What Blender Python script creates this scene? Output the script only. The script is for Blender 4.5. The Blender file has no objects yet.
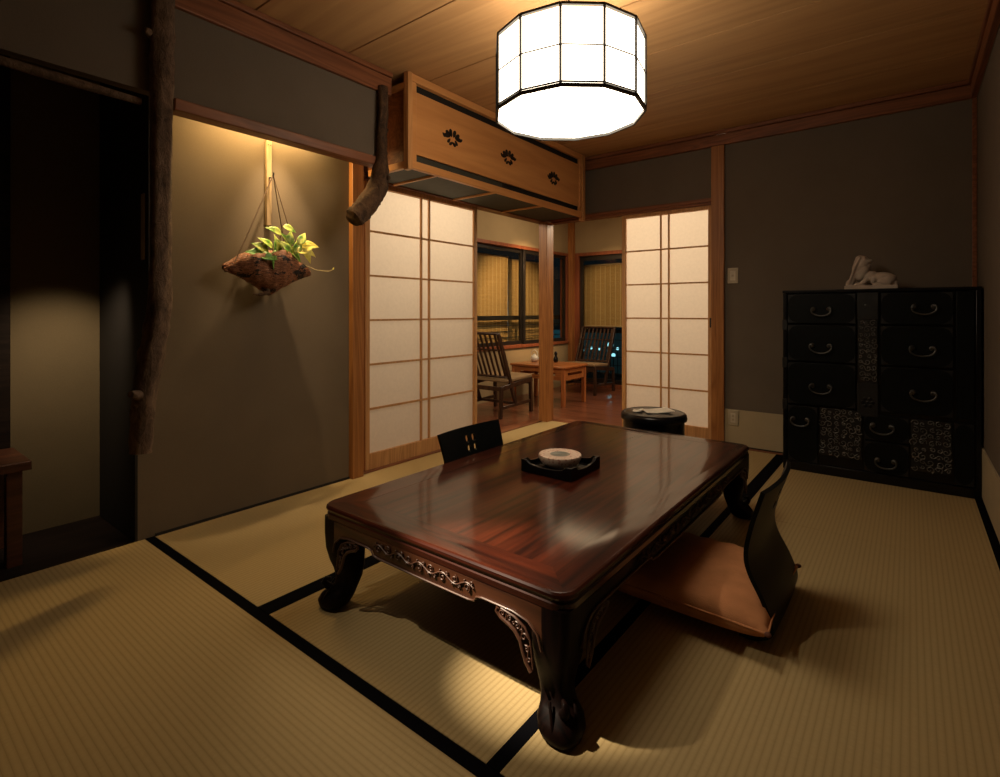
import bpy, bmesh, math, random
from mathutils import Vector, Matrix
random.seed(7)
PI = math.pi
S = bpy.context.scene
COL = S.collection

# ------------------------------------------------------------------ mesh builder
class MB:
    def __init__(s): s.v = []; s.f = []
    def add(s, vs, fs):
        o = len(s.v); s.v += [tuple(v) for v in vs]; s.f += [tuple(i + o for i in f) for f in fs]; return s
    def box(s, x0, x1, y0, y1, z0, z1, M=None):
        vs = [Vector((x, y, z)) for z in (z0, z1) for y in (y0, y1) for x in (x0, x1)]
        if M: vs = [M @ v for v in vs]
        return s.add(vs, [(0,2,3,1),(4,5,7,6),(0,1,5,4),(2,6,7,3),(0,4,6,2),(1,3,7,5)])
    def bar(s, a, b, w, d=None, up=(0,0,1)):
        a = Vector(a); b = Vector(b); d = d or w
        t = (b - a).normalized(); u = Vector(up)
        if abs(t.dot(u)) > .95: u = Vector((0,1,0))
        x = t.cross(u).normalized(); y = x.cross(t).normalized()
        vs = []
        for p in (a, b):
            for (i, j) in ((-1,-1),(1,-1),(1,1),(-1,1)): vs.append(p + x*i*w/2 + y*j*d/2)
        return s.add(vs, [(3,2,1,0),(4,5,6,7),(0,1,5,4),(1,2,6,5),(2,3,7,6),(3,0,4,7)])
    def tube(s, pts, r, n=8, caps=True, flat=1.0):
        pts = [Vector(p) for p in pts]; m = len(pts)
        rs = r if isinstance(r, (list, tuple)) else [r]*m
        vs = []; fs = []; px = None
        for i in range(m):
            t = (pts[min(i+1, m-1)] - pts[max(i-1, 0)])
            t = t.normalized() if t.length > 1e-9 else Vector((0,0,1))
            if px is None:
                u = Vector((0,0,1)) if abs(t.z) < .9 else Vector((1,0,0))
                px = t.cross(u).normalized()
            else:
                px = (px - t*px.dot(t)); px = px.normalized() if px.length > 1e-9 else Vector((1,0,0))
            py = t.cross(px)
            for k in range(n):
                a = 2*PI*k/n
                vs.append(pts[i] + (px*math.cos(a) + py*math.sin(a)*flat)*rs[i])
        for i in range(m-1):
            for k in range(n):
                fs.append((i*n+k, i*n+(k+1)%n, (i+1)*n+(k+1)%n, (i+1)*n+k))
        if caps:
            fs.append(tuple(range(n-1, -1, -1))); fs.append(tuple((m-1)*n + k for k in range(n)))
        return s.add(vs, fs)
    def lathe(s, prof, c, n=32):
        cx, cy, cz = c; vs = []; fs = []; m = len(prof)
        for (r, z) in prof:
            for k in range(n):
                a = 2*PI*k/n; vs.append((cx + r*math.cos(a), cy + r*math.sin(a), cz + z))
        for i in range(m-1):
            for k in range(n):
                fs.append((i*n+k, i*n+(k+1)%n, (i+1)*n+(k+1)%n, (i+1)*n+k))
        if prof[0][0] > 1e-6: fs.append(tuple(range(n-1, -1, -1)))
        if prof[-1][0] > 1e-6: fs.append(tuple((m-1)*n + k for k in range(n)))
        return s.add(vs, fs)
    def loft(s, rings):
        n = len(rings[0]); vs = [v for r in rings for v in r]; fs = []
        for i in range(len(rings)-1):
            for k in range(n): fs.append((i*n+k, i*n+(k+1)%n, (i+1)*n+(k+1)%n, (i+1)*n+k))
        fs.append(tuple(range(n-1, -1, -1))); fs.append(tuple((len(rings)-1)*n + k for k in range(n)))
        return s.add(vs, fs)
    def prism(s, poly, fn, t0, t1):
        """poly of 2-D points, fn(a, b, t) -> 3-D"""
        return s.loft([[fn(a, b, t0) for a, b in poly], [fn(a, b, t1) for a, b in poly]])
    def ball(s, c, r, n=12, m=8, M=None):
        rx, ry, rz = r if isinstance(r, (tuple, list)) else (r, r, r)
        vs = []; fs = []
        for i in range(m+1):
            th = PI*i/m
            for k in range(n):
                a = 2*PI*k/n
                v = Vector((rx*math.sin(th)*math.cos(a), ry*math.sin(th)*math.sin(a), rz*math.cos(th)))
                if M: v = M @ v
                vs.append(v + Vector(c))
        for i in range(m):
            for k in range(n): fs.append((i*n+k, (i+1)*n+k, (i+1)*n+(k+1)%n, i*n+(k+1)%n))
        return s.add(vs, fs)
    def build(s, name, mat, parent=None, smooth=None, bevel=0, loc=None, bseg=2):
        me = bpy.data.meshes.new(name)
        L = Vector(loc) if loc else Vector((0,0,0))
        me.from_pydata([tuple(Vector(v) - L) for v in s.v], [], s.f); me.update()
        bm = bmesh.new(); bm.from_mesh(me)
        bmesh.ops.remove_doubles(bm, verts=bm.verts, dist=1e-6)
        bmesh.ops.recalc_face_normals(bm, faces=bm.faces); bm.to_mesh(me); bm.free()
        o = bpy.data.objects.new(name, me); COL.objects.link(o)
        if mat: me.materials.append(mat)
        if smooth is not None:
            me.polygons.foreach_set('use_smooth', [True]*len(me.polygons))
            me.set_sharp_from_angle(angle=math.radians(smooth))
        if bevel:
            b = o.modifiers.new('b', 'BEVEL'); b.width = bevel; b.segments = bseg; b.limit_method = 'ANGLE'; b.angle_limit = math.radians(40)
            if smooth is None:
                me.polygons.foreach_set('use_smooth', [True]*len(me.polygons)); me.set_sharp_from_angle(angle=math.radians(30))
        if parent: o.parent = parent
        if loc: o.location = loc
        if parent and loc is None and parent.location.length > 0:
            o.matrix_parent_inverse = Matrix.Translation(-parent.location)
        return o

def tag(o, label=None, cat=None, group=None, kind=None):
    if label: o['label'] = label
    if cat: o['category'] = cat
    if group: o['group'] = group
    if kind: o['kind'] = kind
    return o
def empty(name, loc, label=None, cat=None, group=None, rz=0):
    o = bpy.data.objects.new(name, None); COL.objects.link(o); o.location = loc
    o.rotation_euler.z = rz; o.empty_display_size = .1
    return tag(o, label, cat, group)
def struct(name, mb, mat, **k):
    o = mb.build(name, mat, **k); o['kind'] = 'structure'; return o

# ------------------------------------------------------------------ materials
def newmat(name):
    m = bpy.data.materials.new(name); m.use_nodes = True; nt = m.node_tree
    for n in list(nt.nodes): nt.nodes.remove(n)
    out = nt.nodes.new('ShaderNodeOutputMaterial')
    return m, nt, out
def N(nt, t, **k):
    n = nt.nodes.new(t)
    for a, b in k.items():
        if a in n.inputs.keys() if isinstance(a, str) else False: n.inputs[a].default_value = b
        else: setattr(n, a, b)
    return n
def coords(nt, scale=(1,1,1), rot=(0,0,0), kind='Object'):
    tc = nt.nodes.new('ShaderNodeTexCoord'); mp = nt.nodes.new('ShaderNodeMapping')
    nt.links.new(tc.outputs[kind], mp.inputs['Vector'])
    mp.inputs['Scale'].default_value = scale; mp.inputs['Rotation'].default_value = rot
    return mp.outputs['Vector']
def noise(nt, vec, sc, det=4, rough=.55, dist=0):
    n = nt.nodes.new('ShaderNodeTexNoise'); nt.links.new(vec, n.inputs['Vector'])
    n.inputs['Scale'].default_value = sc; n.inputs['Detail'].default_value = det
    n.inputs['Roughness'].default_value = rough; n.inputs['Distortion'].default_value = dist
    return n.outputs['Fac']
def ramp(nt, fac, stops):
    r = nt.nodes.new('ShaderNodeValToRGB'); nt.links.new(fac, r.inputs['Fac'])
    cr = r.color_ramp
    while len(cr.elements) < len(stops): cr.elements.new(.5)
    for e, (p, c) in zip(cr.elements, stops):
        e.position = p; e.color = (*c, 1) if len(c) == 3 else c
    return r.outputs['Color']
def math_(nt, op, a, b=None, clamp=False):
    n = nt.nodes.new('ShaderNodeMath'); n.operation = op; n.use_clamp = clamp
    for i, x in enumerate((a, b)):
        if x is None: continue
        if isinstance(x, (int, float)): n.inputs[i].default_value = x
        else: nt.links.new(x, n.inputs[i])
    return n.outputs[0]
def mixc(nt, fac, a, b, bt='MIX'):
    n = nt.nodes.new('ShaderNodeMix'); n.data_type = 'RGBA'; n.blend_type = bt
    for sock, x in ((n.inputs[0], fac), (n.inputs[6], a), (n.inputs[7], b)):
        if isinstance(x, (int, float)): sock.default_value = x
        elif isinstance(x, tuple): sock.default_value = (*x, 1)
        else: nt.links.new(x, sock)
    return n.outputs[2]
def bump(nt, h, strength=.3, dist=.002):
    b = nt.nodes.new('ShaderNodeBump'); b.inputs['Strength'].default_value = strength; b.inputs['Distance'].default_value = dist
    nt.links.new(h, b.inputs['Height']); return b.outputs['Normal']
def principled(nt, out, col, rough=.5, nrm=None, metal=0, coat=0, spec=.5, coat_rough=.05):
    p = nt.nodes.new('ShaderNodeBsdfPrincipled')
    if isinstance(col, tuple): p.inputs['Base Color'].default_value = (*col, 1)
    else: nt.links.new(col, p.inputs['Base Color'])
    if isinstance(rough, (int, float)): p.inputs['Roughness'].default_value = rough
    else: nt.links.new(rough, p.inputs['Roughness'])
    p.inputs['Metallic'].default_value = metal; p.inputs['Coat Weight'].default_value = coat
    p.inputs['Coat Roughness'].default_value = coat_rough; p.inputs['Specular IOR Level'].default_value = spec
    if nrm: nt.links.new(nrm, p.inputs['Normal'])
    nt.links.new(p.outputs[0], out.inputs[0]); return p
def plain(name, col, rough=.5, metal=0, coat=0, spec=.5, nscale=0, nstr=.2, vary=.12):
    m, nt, out = newmat(name)
    v = coords(nt); f = noise(nt, v, 14, 4)
    c = ramp(nt, f, [(.3, tuple(x*(1-vary) for x in col)), (.7, tuple(min(1, x*(1+vary)) for x in col))])
    nrm = bump(nt, noise(nt, v, nscale, 5), nstr, .002) if nscale else None
    principled(nt, out, c, rough, nrm, metal, coat, spec); return m
def wood(name, dark, light, axis='y', rough=.45, coat=0, fine=60, ring=5, spec=.4, contrast=1, bstr=.12, coat_rough=.08):
    m, nt, out = newmat(name)
    st = {'x': (.06,1,1), 'y': (1,.06,1), 'z': (1,1,.06)}[axis]
    v = coords(nt, st)
    a = noise(nt, v, ring*2, 3, .5, 1.2)
    rings = math_(nt, 'FRACT', math_(nt, 'MULTIPLY', a, 7))
    rings = math_(nt, 'ABSOLUTE', math_(nt, 'SUBTRACT', rings, .5))
    b = noise(nt, v, fine, 5, .6)
    f = math_(nt, 'ADD', math_(nt, 'MULTIPLY', rings, .9*contrast), math_(nt, 'MULTIPLY', b, .55))
    c = ramp(nt, f, [(.2, dark), (.75, light)])
    principled(nt, out, c, rough, bump(nt, f, bstr, .001), 0, coat, spec, coat_rough); return m
def plaster(name, col, rough=.9):
    m, nt, out = newmat(name); v = coords(nt)
    f = noise(nt, v, 260, 4, .7); g = noise(nt, v, 3, 3)
    c = ramp(nt, math_(nt, 'ADD', math_(nt, 'MULTIPLY', f, .5), math_(nt, 'MULTIPLY', g, .5)),
             [(.3, tuple(x*.86 for x in col)), (.7, tuple(x*1.12 for x in col))])
    principled(nt, out, c, rough, bump(nt, f, .35, .0015), spec=.15); return m
def tatami(name, axis):
    m, nt, out = newmat(name); tc = nt.nodes.new('ShaderNodeTexCoord')
    sp = nt.nodes.new('ShaderNodeSeparateXYZ'); nt.links.new(tc.outputs['Object'], sp.inputs[0])
    s = sp.outputs['X'] if axis == 'y' else sp.outputs['Y']
    w = math_(nt, 'SINE', math_(nt, 'MULTIPLY', s, 2*PI/.0165))
    w = math_(nt, 'POWER', math_(nt, 'ABSOLUTE', math_(nt, 'SINE', math_(nt, 'MULTIPLY', s, PI/.0165))), .45)
    v = coords(nt, (14,260,1) if axis == 'y' else (260,14,1))
    fine = noise(nt, v, 3, 3, .6)
    big = noise(nt, coords(nt), 2.2, 3)
    c0 = ramp(nt, fine, [(.25, (.36,.265,.122)), (.75, (.49,.372,.180))])
    c1 = mixc(nt, math_(nt, 'SUBTRACT', 1, w, True), c0, (.27,.195,.085))
    c2 = mixc(nt, math_(nt, 'MULTIPLY', big, .35), c1, (.40,.27,.11))
    h = math_(nt, 'ADD', w, math_(nt, 'MULTIPLY', fine, .35))
    principled(nt, out, c2, .62, bump(nt, h, .35, .0013), spec=.2); return m
def emit(name, col, st):
    m, nt, out = newmat(name); e = nt.nodes.new('ShaderNodeEmission')
    e.inputs[0].default_value = (*col, 1); e.inputs[1].default_value = st
    nt.links.new(e.outputs[0], out.inputs[0]); return m
def paper(name, col, tr=.55):
    m, nt, out = newmat(name); v = coords(nt)
    f = noise(nt, coords(nt, (1,1,1)), 45, 5, .65)
    c = ramp(nt, f, [(.3, tuple(x*.93 for x in col)), (.7, col)])
    d = nt.nodes.new('ShaderNodeBsdfDiffuse'); t = nt.nodes.new('ShaderNodeBsdfTranslucent'); mx = nt.nodes.new('ShaderNodeMixShader')
    nt.links.new(c, d.inputs[0]); nt.links.new(c, t.inputs[0]); mx.inputs[0].default_value = tr
    nt.links.new(d.outputs[0], mx.inputs[1]); nt.links.new(t.outputs[0], mx.inputs[2]); nt.links.new(mx.outputs[0], out.inputs[0]); return m
def glass(name):
    m, nt, out = newmat(name)
    t = nt.nodes.new('ShaderNodeBsdfTransparent'); g = nt.nodes.new('ShaderNodeBsdfGlossy'); g.inputs['Roughness'].default_value = .02
    lw = nt.nodes.new('ShaderNodeLayerWeight')
    fc = math_(nt, 'ADD', math_(nt, 'MULTIPLY', math_(nt, 'POWER', lw.outputs['Facing'], 5), .5), .02)
    t.inputs[0].default_value = (.92,.95,.95,1)
    mx = nt.nodes.new('ShaderNodeMixShader'); nt.links.new(fc, mx.inputs[0])
    nt.links.new(t.outputs[0], mx.inputs[1]); nt.links.new(g.outputs[0], mx.inputs[2]); nt.links.new(mx.outputs[0], out.inputs[0]); return m
def blindmat(name):
    m, nt, out = newmat(name); tc = nt.nodes.new('ShaderNodeTexCoord')
    sp = nt.nodes.new('ShaderNodeSeparateXYZ'); nt.links.new(tc.outputs['Object'], sp.inputs[0])
    w = math_(nt, 'ABSOLUTE', math_(nt, 'SINE', math_(nt, 'MULTIPLY', sp.outputs['Z'], PI/.008)))
    f = noise(nt, coords(nt, (.6,.6,30)), 8, 4, .7)
    sm = math_(nt, 'ADD', sp.outputs['X'], sp.outputs['Y'])
    cord = math_(nt, 'GREATER_THAN', math_(nt, 'SINE', math_(nt, 'MULTIPLY', sm, 2*PI/.075)), .93)
    c = ramp(nt, f, [(.25, (.34,.19,.06)), (.75, (.66,.42,.16))])
    c = mixc(nt, math_(nt, 'SUBTRACT', 1, w, True), c, (.10,.06,.02))
    c = mixc(nt, math_(nt, 'MULTIPLY', cord, .45), c, (.62,.50,.28))
    principled(nt, out, c, .6, bump(nt, w, .5, .003), spec=.2); return m
def bark(name, d, l, rough=.8):
    m, nt, out = newmat(name); v = coords(nt, (1,1,.5))
    f = noise(nt, v, 45, 6, .7, .6); g = noise(nt, coords(nt), 9, 3)
    s_ = math_(nt, 'ADD', math_(nt, 'MULTIPLY', f, .6), math_(nt, 'MULTIPLY', g, .4))
    c = ramp(nt, s_, [(.36, d), (.62, l)])
    principled(nt, out, c, rough, bump(nt, f, .9, .012), spec=.3); return m

M = {}
M['tat_y'] = tatami('tatami weave along y', 'y'); M['tat_x'] = tatami('tatami weave along x', 'x')
M['heri'] = plain('black cloth border', (.002,.002,.003), .9, nscale=400, spec=.05)
M['plaster'] = plaster('grey brown plaster', (.140,.114,.088))
M['plaster_niche'] = plaster('olive brown plaster', (.165,.127,.085))
M['plaster_warm'] = plaster('warm cream plaster', (.34,.26,.15))
M['plaster_dim'] = plaster('dark ochre plaster', (.15,.115,.065))
M['koshi'] = plaster('cream paper dado', (.40,.33,.21))
M['ceil'] = wood('cedar ceiling', (.42,.23,.095), (.58,.34,.15), 'x', .5, ring=1.2, fine=30, bstr=.02, contrast=.7)
M['beam_y'] = wood('reddish cedar beam', (.14,.046,.018), (.26,.095,.040), 'y', .45, ring=4)
M['beam_x'] = wood('reddish cedar rail', (.14,.046,.018), (.26,.095,.040), 'x', .45, ring=4)
M['post'] = wood('cedar post', (.25,.095,.028), (.42,.18,.055), 'z', .4, ring=4)
M['cup_y'] = wood('orange cedar board', (.58,.26,.085), (.74,.37,.13), 'y', .42, ring=1.2, fine=40, bstr=.03, contrast=.7)
M['cup_z'] = wood('orange cedar stile', (.42,.19,.065), (.66,.34,.13), 'z', .42, ring=3, bstr=.05)
M['shojiwood'] = wood('pale cypress lattice', (.44,.22,.085), (.62,.34,.14), 'z', .5, ring=5)
M['paper'] = paper('washi paper', (.90,.82,.72), .6)
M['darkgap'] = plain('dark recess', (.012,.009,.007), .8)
M['grey_board_shaded'] = plain('grey green board darkened for shade', (.045,.046,.034), .7)  # grey green board, its colour darkened for the shade under the cupboard
M['rose'] = wood('rosewood panel', (.009,.003,.0025), (.080,.016,.0065), 'y', .35, coat=.8, ring=1.6, fine=75, spec=.05, contrast=.65, bstr=.03, coat_rough=.11)
M['rose_x'] = wood('rosewood cross grain', (.009,.003,.0025), (.080,.016,.0065), 'x', .35, coat=.8, ring=1.6, fine=75, spec=.05, contrast=.65, bstr=.03, coat_rough=.11)
M['rosedark'] = wood('dark rosewood', (.0025,.0015,.0015), (.010,.004,.003), 'z', .45, coat=.0, ring=5, spec=.10, bstr=.05)
M['apronwood'] = wood('apron rosewood', (.025,.009,.005), (.075,.026,.012), 'x', .32, coat=.3, ring=2, spec=.4)
M['carve'] = plain('carved rosewood', (.065,.026,.014), .42, coat=.1, vary=.3)
M['lacquer'] = plain('black lacquer', (.003,.003,.004), .3, coat=.1, vary=.2, spec=.3)
M['lacquer_matt'] = plain('satin black wood', (.004,.005,.005), .42, vary=.2, spec=.15)
M['iron'] = plain('dark iron', (.12,.12,.115), .38, metal=.9, nscale=90, nstr=.5, vary=.25)
M['ironbright'] = plain('bright relief iron', (.22,.22,.21), .34, metal=.9, nscale=90, nstr=.5, vary=.4)  # lighter iron that lets the scroll relief stand out
M['ironblack'] = plain('black iron plate', (.03,.03,.03), .45, metal=.7, nscale=120, nstr=.5, vary=.25)
M['cush'] = plain('rust orange cotton', (.46,.20,.085), .85, nscale=350, nstr=.35, spec=.15)
M['cushpipe'] = plain('brown cord trim', (.12,.04,.02), .8)
M['frameblack'] = plain('black lamp frame', (.008,.008,.007), .5)
M['lampshade'] = emit('lit white shade', (1,.82,.60), 7.0)
M['lampbottom'] = emit('lit white shade bottom', (1,.84,.63), 10)
M['bark_l'] = bark('pale grey brown bark', (.045,.028,.018), (.20,.13,.085))
M['bark_r'] = bark('dark rough bark', (.015,.009,.006), (.13,.07,.035))
M['engfloor'] = wood('red brown floor boards', (.09,.030,.015), (.20,.07,.035), 'x', .28, coat=.3, ring=3, spec=.5)
M['darkfloor'] = wood('dark board', (.008,.005,.004), (.018,.011,.008), 'y', .6, spec=.15)
M['chairwood'] = wood('dark walnut chair', (.022,.010,.006), (.060,.028,.015), 'z', .35, coat=.2)
M['seatcloth'] = plain('tan woven seat', (.26,.17,.085), .8, nscale=300)
M['cofftop'] = wood('orange red table wood', (.28,.085,.025), (.46,.17,.05), 'x', .3, coat=.3)
M['coffleg'] = wood('orange red leg wood', (.30,.09,.03), (.50,.18,.055), 'z', .3, coat=.3)
M['winframe'] = plain('dark bronze frame', (.012,.010,.009), .4)
M['redframe'] = wood('red brown window frame', (.16,.045,.02), (.28,.09,.04), 'z', .4)
M['glass'] = glass('window glass')
M['blind'] = blindmat('bamboo blind')
M['white'] = plain('white glaze', (.72,.70,.64), .25)
M['stone'] = plain('pale carved stone', (.44,.36,.29), .8, nscale=60, nstr=.6)
M['switch'] = plain('aged cream plastic', (.42,.36,.25), .45)
M['switchb'] = plain('pale switch key', (.58,.52,.40), .4)
M['bamboo'] = plain('pale split bamboo', (.36,.25,.13), .5, nscale=40)
M['cord'] = plain('brown twine', (.10,.06,.03), .85)
M['stemg'] = plain('pale vine stem', (.38,.30,.14), .6)
M['console'] = wood('red brown console wood', (.05,.018,.010), (.10,.036,.018), 'y', .4, ring=4)
M['paperwhite'] = plain('cream paper', (.92,.86,.74), .8)
M['teal'] = plain('garden wall render', (.14,.30,.32), .9, nscale=30)
M['tealglow'] = emit('small garden lamp', (.35,.85,.95), 1.3)
M['lantern'] = emit('pale lantern', (.9,.95,1), .45)
# basket bark: reddish brown with black patches
def basketmat():
    m, nt, out = newmat('rust brown bark fibre')
    f = noise(nt, coords(nt, (1,1,4)), 40, 6, .7); g = noise(nt, coords(nt, (1,1,1.6)), 13, 5, .7)
    c = ramp(nt, f, [(.3, (.05,.02,.010)), (.55, (.30,.12,.055)), (.8, (.56,.30,.17))])
    c = mixc(nt, math_(nt, 'GREATER_THAN', g, .565), c, (.010,.008,.008))
    principled(nt, out, c, .55, bump(nt, f, .9, .006), spec=.4); return m
M['basket'] = basketmat()
def leafmat(name, a, b):
    m, nt, out = newmat(name)
    f = noise(nt, coords(nt), 28, 3)
    c = ramp(nt, f, [(.38, a), (.62, b)])
    p = principled(nt, out, c, .4, None, spec=.4)
    return m
M['leaf'] = leafmat('variegated leaf', (.12,.30,.03), (.62,.66,.16)); M['leafd'] = leafmat('green leaf', (.03,.14,.02), (.14,.33,.05))
M['leafy'] = leafmat('yellow leaf', (.60,.50,.06), (.72,.66,.18))
M['orange'] = plain('orange berry', (.65,.20,.04), .35)
def dishmat():
    m, nt, out = newmat('painted dish'); tc = nt.nodes.new('ShaderNodeTexCoord')
    sp = nt.nodes.new('ShaderNodeSeparateXYZ'); nt.links.new(tc.outputs['Object'], sp.inputs[0])
    r = math_(nt, 'SQRT', math_(nt, 'ADD', math_(nt, 'MULTIPLY', sp.outputs[0], sp.outputs[0]), math_(nt, 'MULTIPLY', sp.outputs[1], sp.outputs[1])))
    vo = nt.nodes.new('ShaderNodeTexVoronoi'); nt.links.new(coords(nt), vo.inputs['Vector']); vo.inputs['Scale'].default_value = 70
    pat = math_(nt, 'LESS_THAN', vo.outputs['Distance'], .33)
    ring = mixc(nt, math_(nt, 'MULTIPLY', pat, .6), (.80,.62,.50), (.45,.13,.08))
    c = mixc(nt, math_(nt, 'GREATER_THAN', r, .041), (.22,.23,.20), ring)
    principled(nt, out, c, .3, None, spec=.5); return m
M['dish'] = dishmat()

H = 2.366
# ------------------------------------------------------------------ setting
struct('floor', MB().box(-3.42, .45, -1.65, 4.24, -.12, -.03), M['darkfloor'])
struct('floor_near', MB().box(-2.66, .31, -1.6, -.092, -.029, -.001), M['tat_x'])
struct('floor_recess', MB().box(-3.2, -2.66, -1.6, .82, -.029, .0), M['darkfloor'])
fl = MB()
for i in range(22):
    y0 = 1.0 + i*.25
    fl.box(-3.8, -2.765, y0, y0+.247, -.05, -.02) if y0 < 4.2 else fl.box(-3.8, .4, y0, y0+.247, -.05, -.02)
struct('floor_veranda', fl, M['engfloor'])

# tatami mats, each with its two cloth borders
def mat_(x0, x1, y0, y1, axis, label, sides):
    t = empty('tatami_mat', ((x0+x1)/2, (y0+y1)/2, -.029), label, 'tatami mat', 'tatami mats of the room')
    MB().box(x0+.0012, x1-.0012, y0+.0012, y1-.0012, -.029, 0).build('mat_surface', M['tat_'+axis], t)
    w = .036
    for s in sides:
        b = {'l': (x0, x0+w, y0, y1), 'r': (x1-w, x1, y0, y1), 'b': (x0, x1, y0, y0+w), 't': (x0, x1, y1-w, y1)}[s]
        MB().box(b[0], b[1], b[2], b[3], -.028, .0012).build('cloth_border', M['heri'], t)
mat_(-2.655, -.66, -.09, .895, 'x', 'straw tatami mat across the lower left corner, nearest the viewer', 'bt')
mat_(-2.65, -1.706, .897, 2.80, 'y', 'golden tatami mat along the alcove wall, left of the low table', 'r')
mat_(-1.706, -.703, .897, 2.80, 'y', 'tatami mat lying mostly underneath the low table', 'lr')
mat_(-.703, .309, .897, 2.80, 'y', 'tatami mat at right carrying the orange cushion and its long shadow', 'r')
mat_(-2.65, -1.706, 2.80, 4.10, 'y', 'bright tatami strip at the foot of the left paper screen beyond the alcove', 'r')
mat_(-1.706, -.703, 2.80, 4.10, 'y', 'far tatami mat beneath the round black lacquer box', 'lr')
mat_(-.703, .309, 2.80, 4.15, 'y', 'far right tatami mat in front of and under the black chest', 'lr')

# front mat's border band joins the near right mat
struct('floor_near_right', MB().box(-.66, .31, -.09, .895, -.029, 0), M['tat_y'])

# ceiling boards with seams, running along x
cb = MB(); y = -1.8
edges = [-1.80,-1.30,-.81,-.31,.19,.69,1.19,1.69,2.19,2.68,3.17,3.68,4.2]
for a, b in zip(edges[:-1], edges[1:]): cb.box(-2.68, .42, a+.004, b-.004, H, H+.018)
struct('ceiling', cb, M['ceil'])
struct('ceiling_cover', MB().box(-2.75, .45, -1.8, 4.25, H+.024, H+.06), M['darkgap'])

# walls of the room
struct('wall_back', MB().box(-1.095, .42, 4.15, 4.24, 0, H+.02), M['plaster'])
struct('wall_back_over_opening', MB().box(-2.60, -1.185, 4.16, 4.23, 1.865, H+.02), M['plaster'])
struct('wall_right', MB().box(.31, .42, -1.7, 4.15, 0, H+.02), M['plaster'])
struct('wall_front', MB().box(-3.4, .42, -1.8, -1.7, 0, H+.02), M['plaster'])
struct('wall_alcove', MB().box(-2.75, -2.655, .832, 1.925, 0, H+.02), M['plaster_niche'])
struct('wall_hanging', MB().box(-2.405, -2.355, -1.7, 1.925, 1.866, H), M['plaster'])
struct('wall_over_screen', MB().box(-2.72, -2.66, 2.01, 4.13, 1.84, H+.02), M['grey_board_shaded'])
struct('wall_recess_back', MB().box(-3.26, -3.14, -1.7, .90, 0, H+.02), M['plaster_dim'])
struct('wall_recess_side_shade_fin', MB().box(-3.14, -2.6551, .822, .8315, 0, .50).box(-3.14, -2.50, .822, .8315, .50, H-.03), M['darkgap'])  # side wall; upper dark fin added to shade off the lit alcove edge
struct('ceiling_recess', MB().box(-3.4, -2.41, -1.7, 2.0, H-.02, H), M['plaster'])
# cream paper dado
struct('baseboard_back', MB().box(-1.095, -.60, 4.143, 4.150, .012, .275), M['koshi'])
struct('baseboard_right', MB().box(.302, .310, -1.7, 4.143, .012, .275), M['koshi'])
struct('trim_1', MB().box(.288, .309, 4.125, 4.149, .0, 2.25), M['beam_y'], bevel=.003)
# mouldings under the ceiling (two steps)
def moulding(mb, x0, x1, y0, y1, axis, inn):
    pass
mo = MB().box(-2.47, -2.335, -1.7, 1.985, 2.235, 2.335).box(-2.47, -2.325, -1.7, 1.985, 2.337, H-.001)
struct('trim_2', mo, M['beam_y'], bevel=.004)
mo = MB().box(-2.60, .309, 4.125, 4.16, 2.255, 2.335).box(-2.60, .309, 4.115, 4.16, 2.337, H-.001)
struct('trim_3', mo, M['beam_x'], bevel=.004)
mo = MB().box(.28, .31, -1.7, 4.114, 2.255, 2.335).box(.27, .31, -1.7, 4.114, 2.337, H-.001)
struct('trim_4', mo, M['beam_y'], bevel=.004)
# beam under the hanging wall
struct('trim_5', MB().box(-2.41, -2.335, .86, 1.925, 1.816, 1.866), M['beam_y'], bevel=.005)
# posts
struct('trim_6', MB().box(-2.70, -2.62, 1.926, 2.008, 0, H), M['post'], bevel=.004)       # post between alcove and screen
struct('trim_7', MB().box(-2.685, -2.595, 4.015, 4.125, -.02, 1.822), M['post'], bevel=.004) # corner post of the opening
struct('trim_8', MB().box(-1.19, -1.096, 4.125, 4.23, 0, 2.254), M['post'], bevel=.004)    # post right of the right screen
# rails (lintels) and sills
struct('trim_9', MB().box(-2.74, -2.645, 2.013, 4.145, 1.822, 1.862), M['beam_y'], bevel=.003)
struct('trim_10', MB().box(-2.645, -1.19, 4.13, 4.23, 1.842, 1.868).box(-2.645, -1.19, 4.15, 4.225, 1.822, 1.8415), M['beam_x'], bevel=.003)
struct('trim_11', MB().box(-2.76, -2.652, 2.013, 4.04, -.029, .008), M['beam_y'], bevel=.002)
struct('trim_12', MB().box(-2.76, -.704, 4.146, 4.24, -.029, .006).box(-2.652, -.704, 4.101, 4.145, -.029, .004), M['beam_x'], bevel=.002)
struct('trim_13', MB().box(-2.656, -2.648, .90, 1.925, 0, .012), M['darkgap'])
struct('pale_slot_strip', MB().box(-2.572, -2.535, .816, .8215, 1.22, 1.50), M['koshi'], bevel=.003)  # pale strip painted in place of a dimly lit slot
struct('trim_15', MB().box(-3.139, -3.09, .42, .49, 0, H-.03), M['darkfloor'], bevel=.004)
struct('trim_16', MB().box(-1.094, .302, 4.138, 4.1425, 0, .012), M['darkgap'])
# naturally curved pole closing the hanging wall on the left
pts = []; rs = []
for i in range(30):
    t = i/29; pts.append((-2.365 + .006*math.sin(t*9), -1.65 + t*2.40, 1.845 + .012*math.sin(t*5) - .014*max(0, (t-.7)/.3))); rs.append(.015 + .002*math.sin(t*23))
tag(MB().tube(pts, rs, 12).build('curved_pole', M['bark_l'], smooth=60), 'thin natural brown pole under the dark upper wall, left of the long log post', 'pole')

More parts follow.
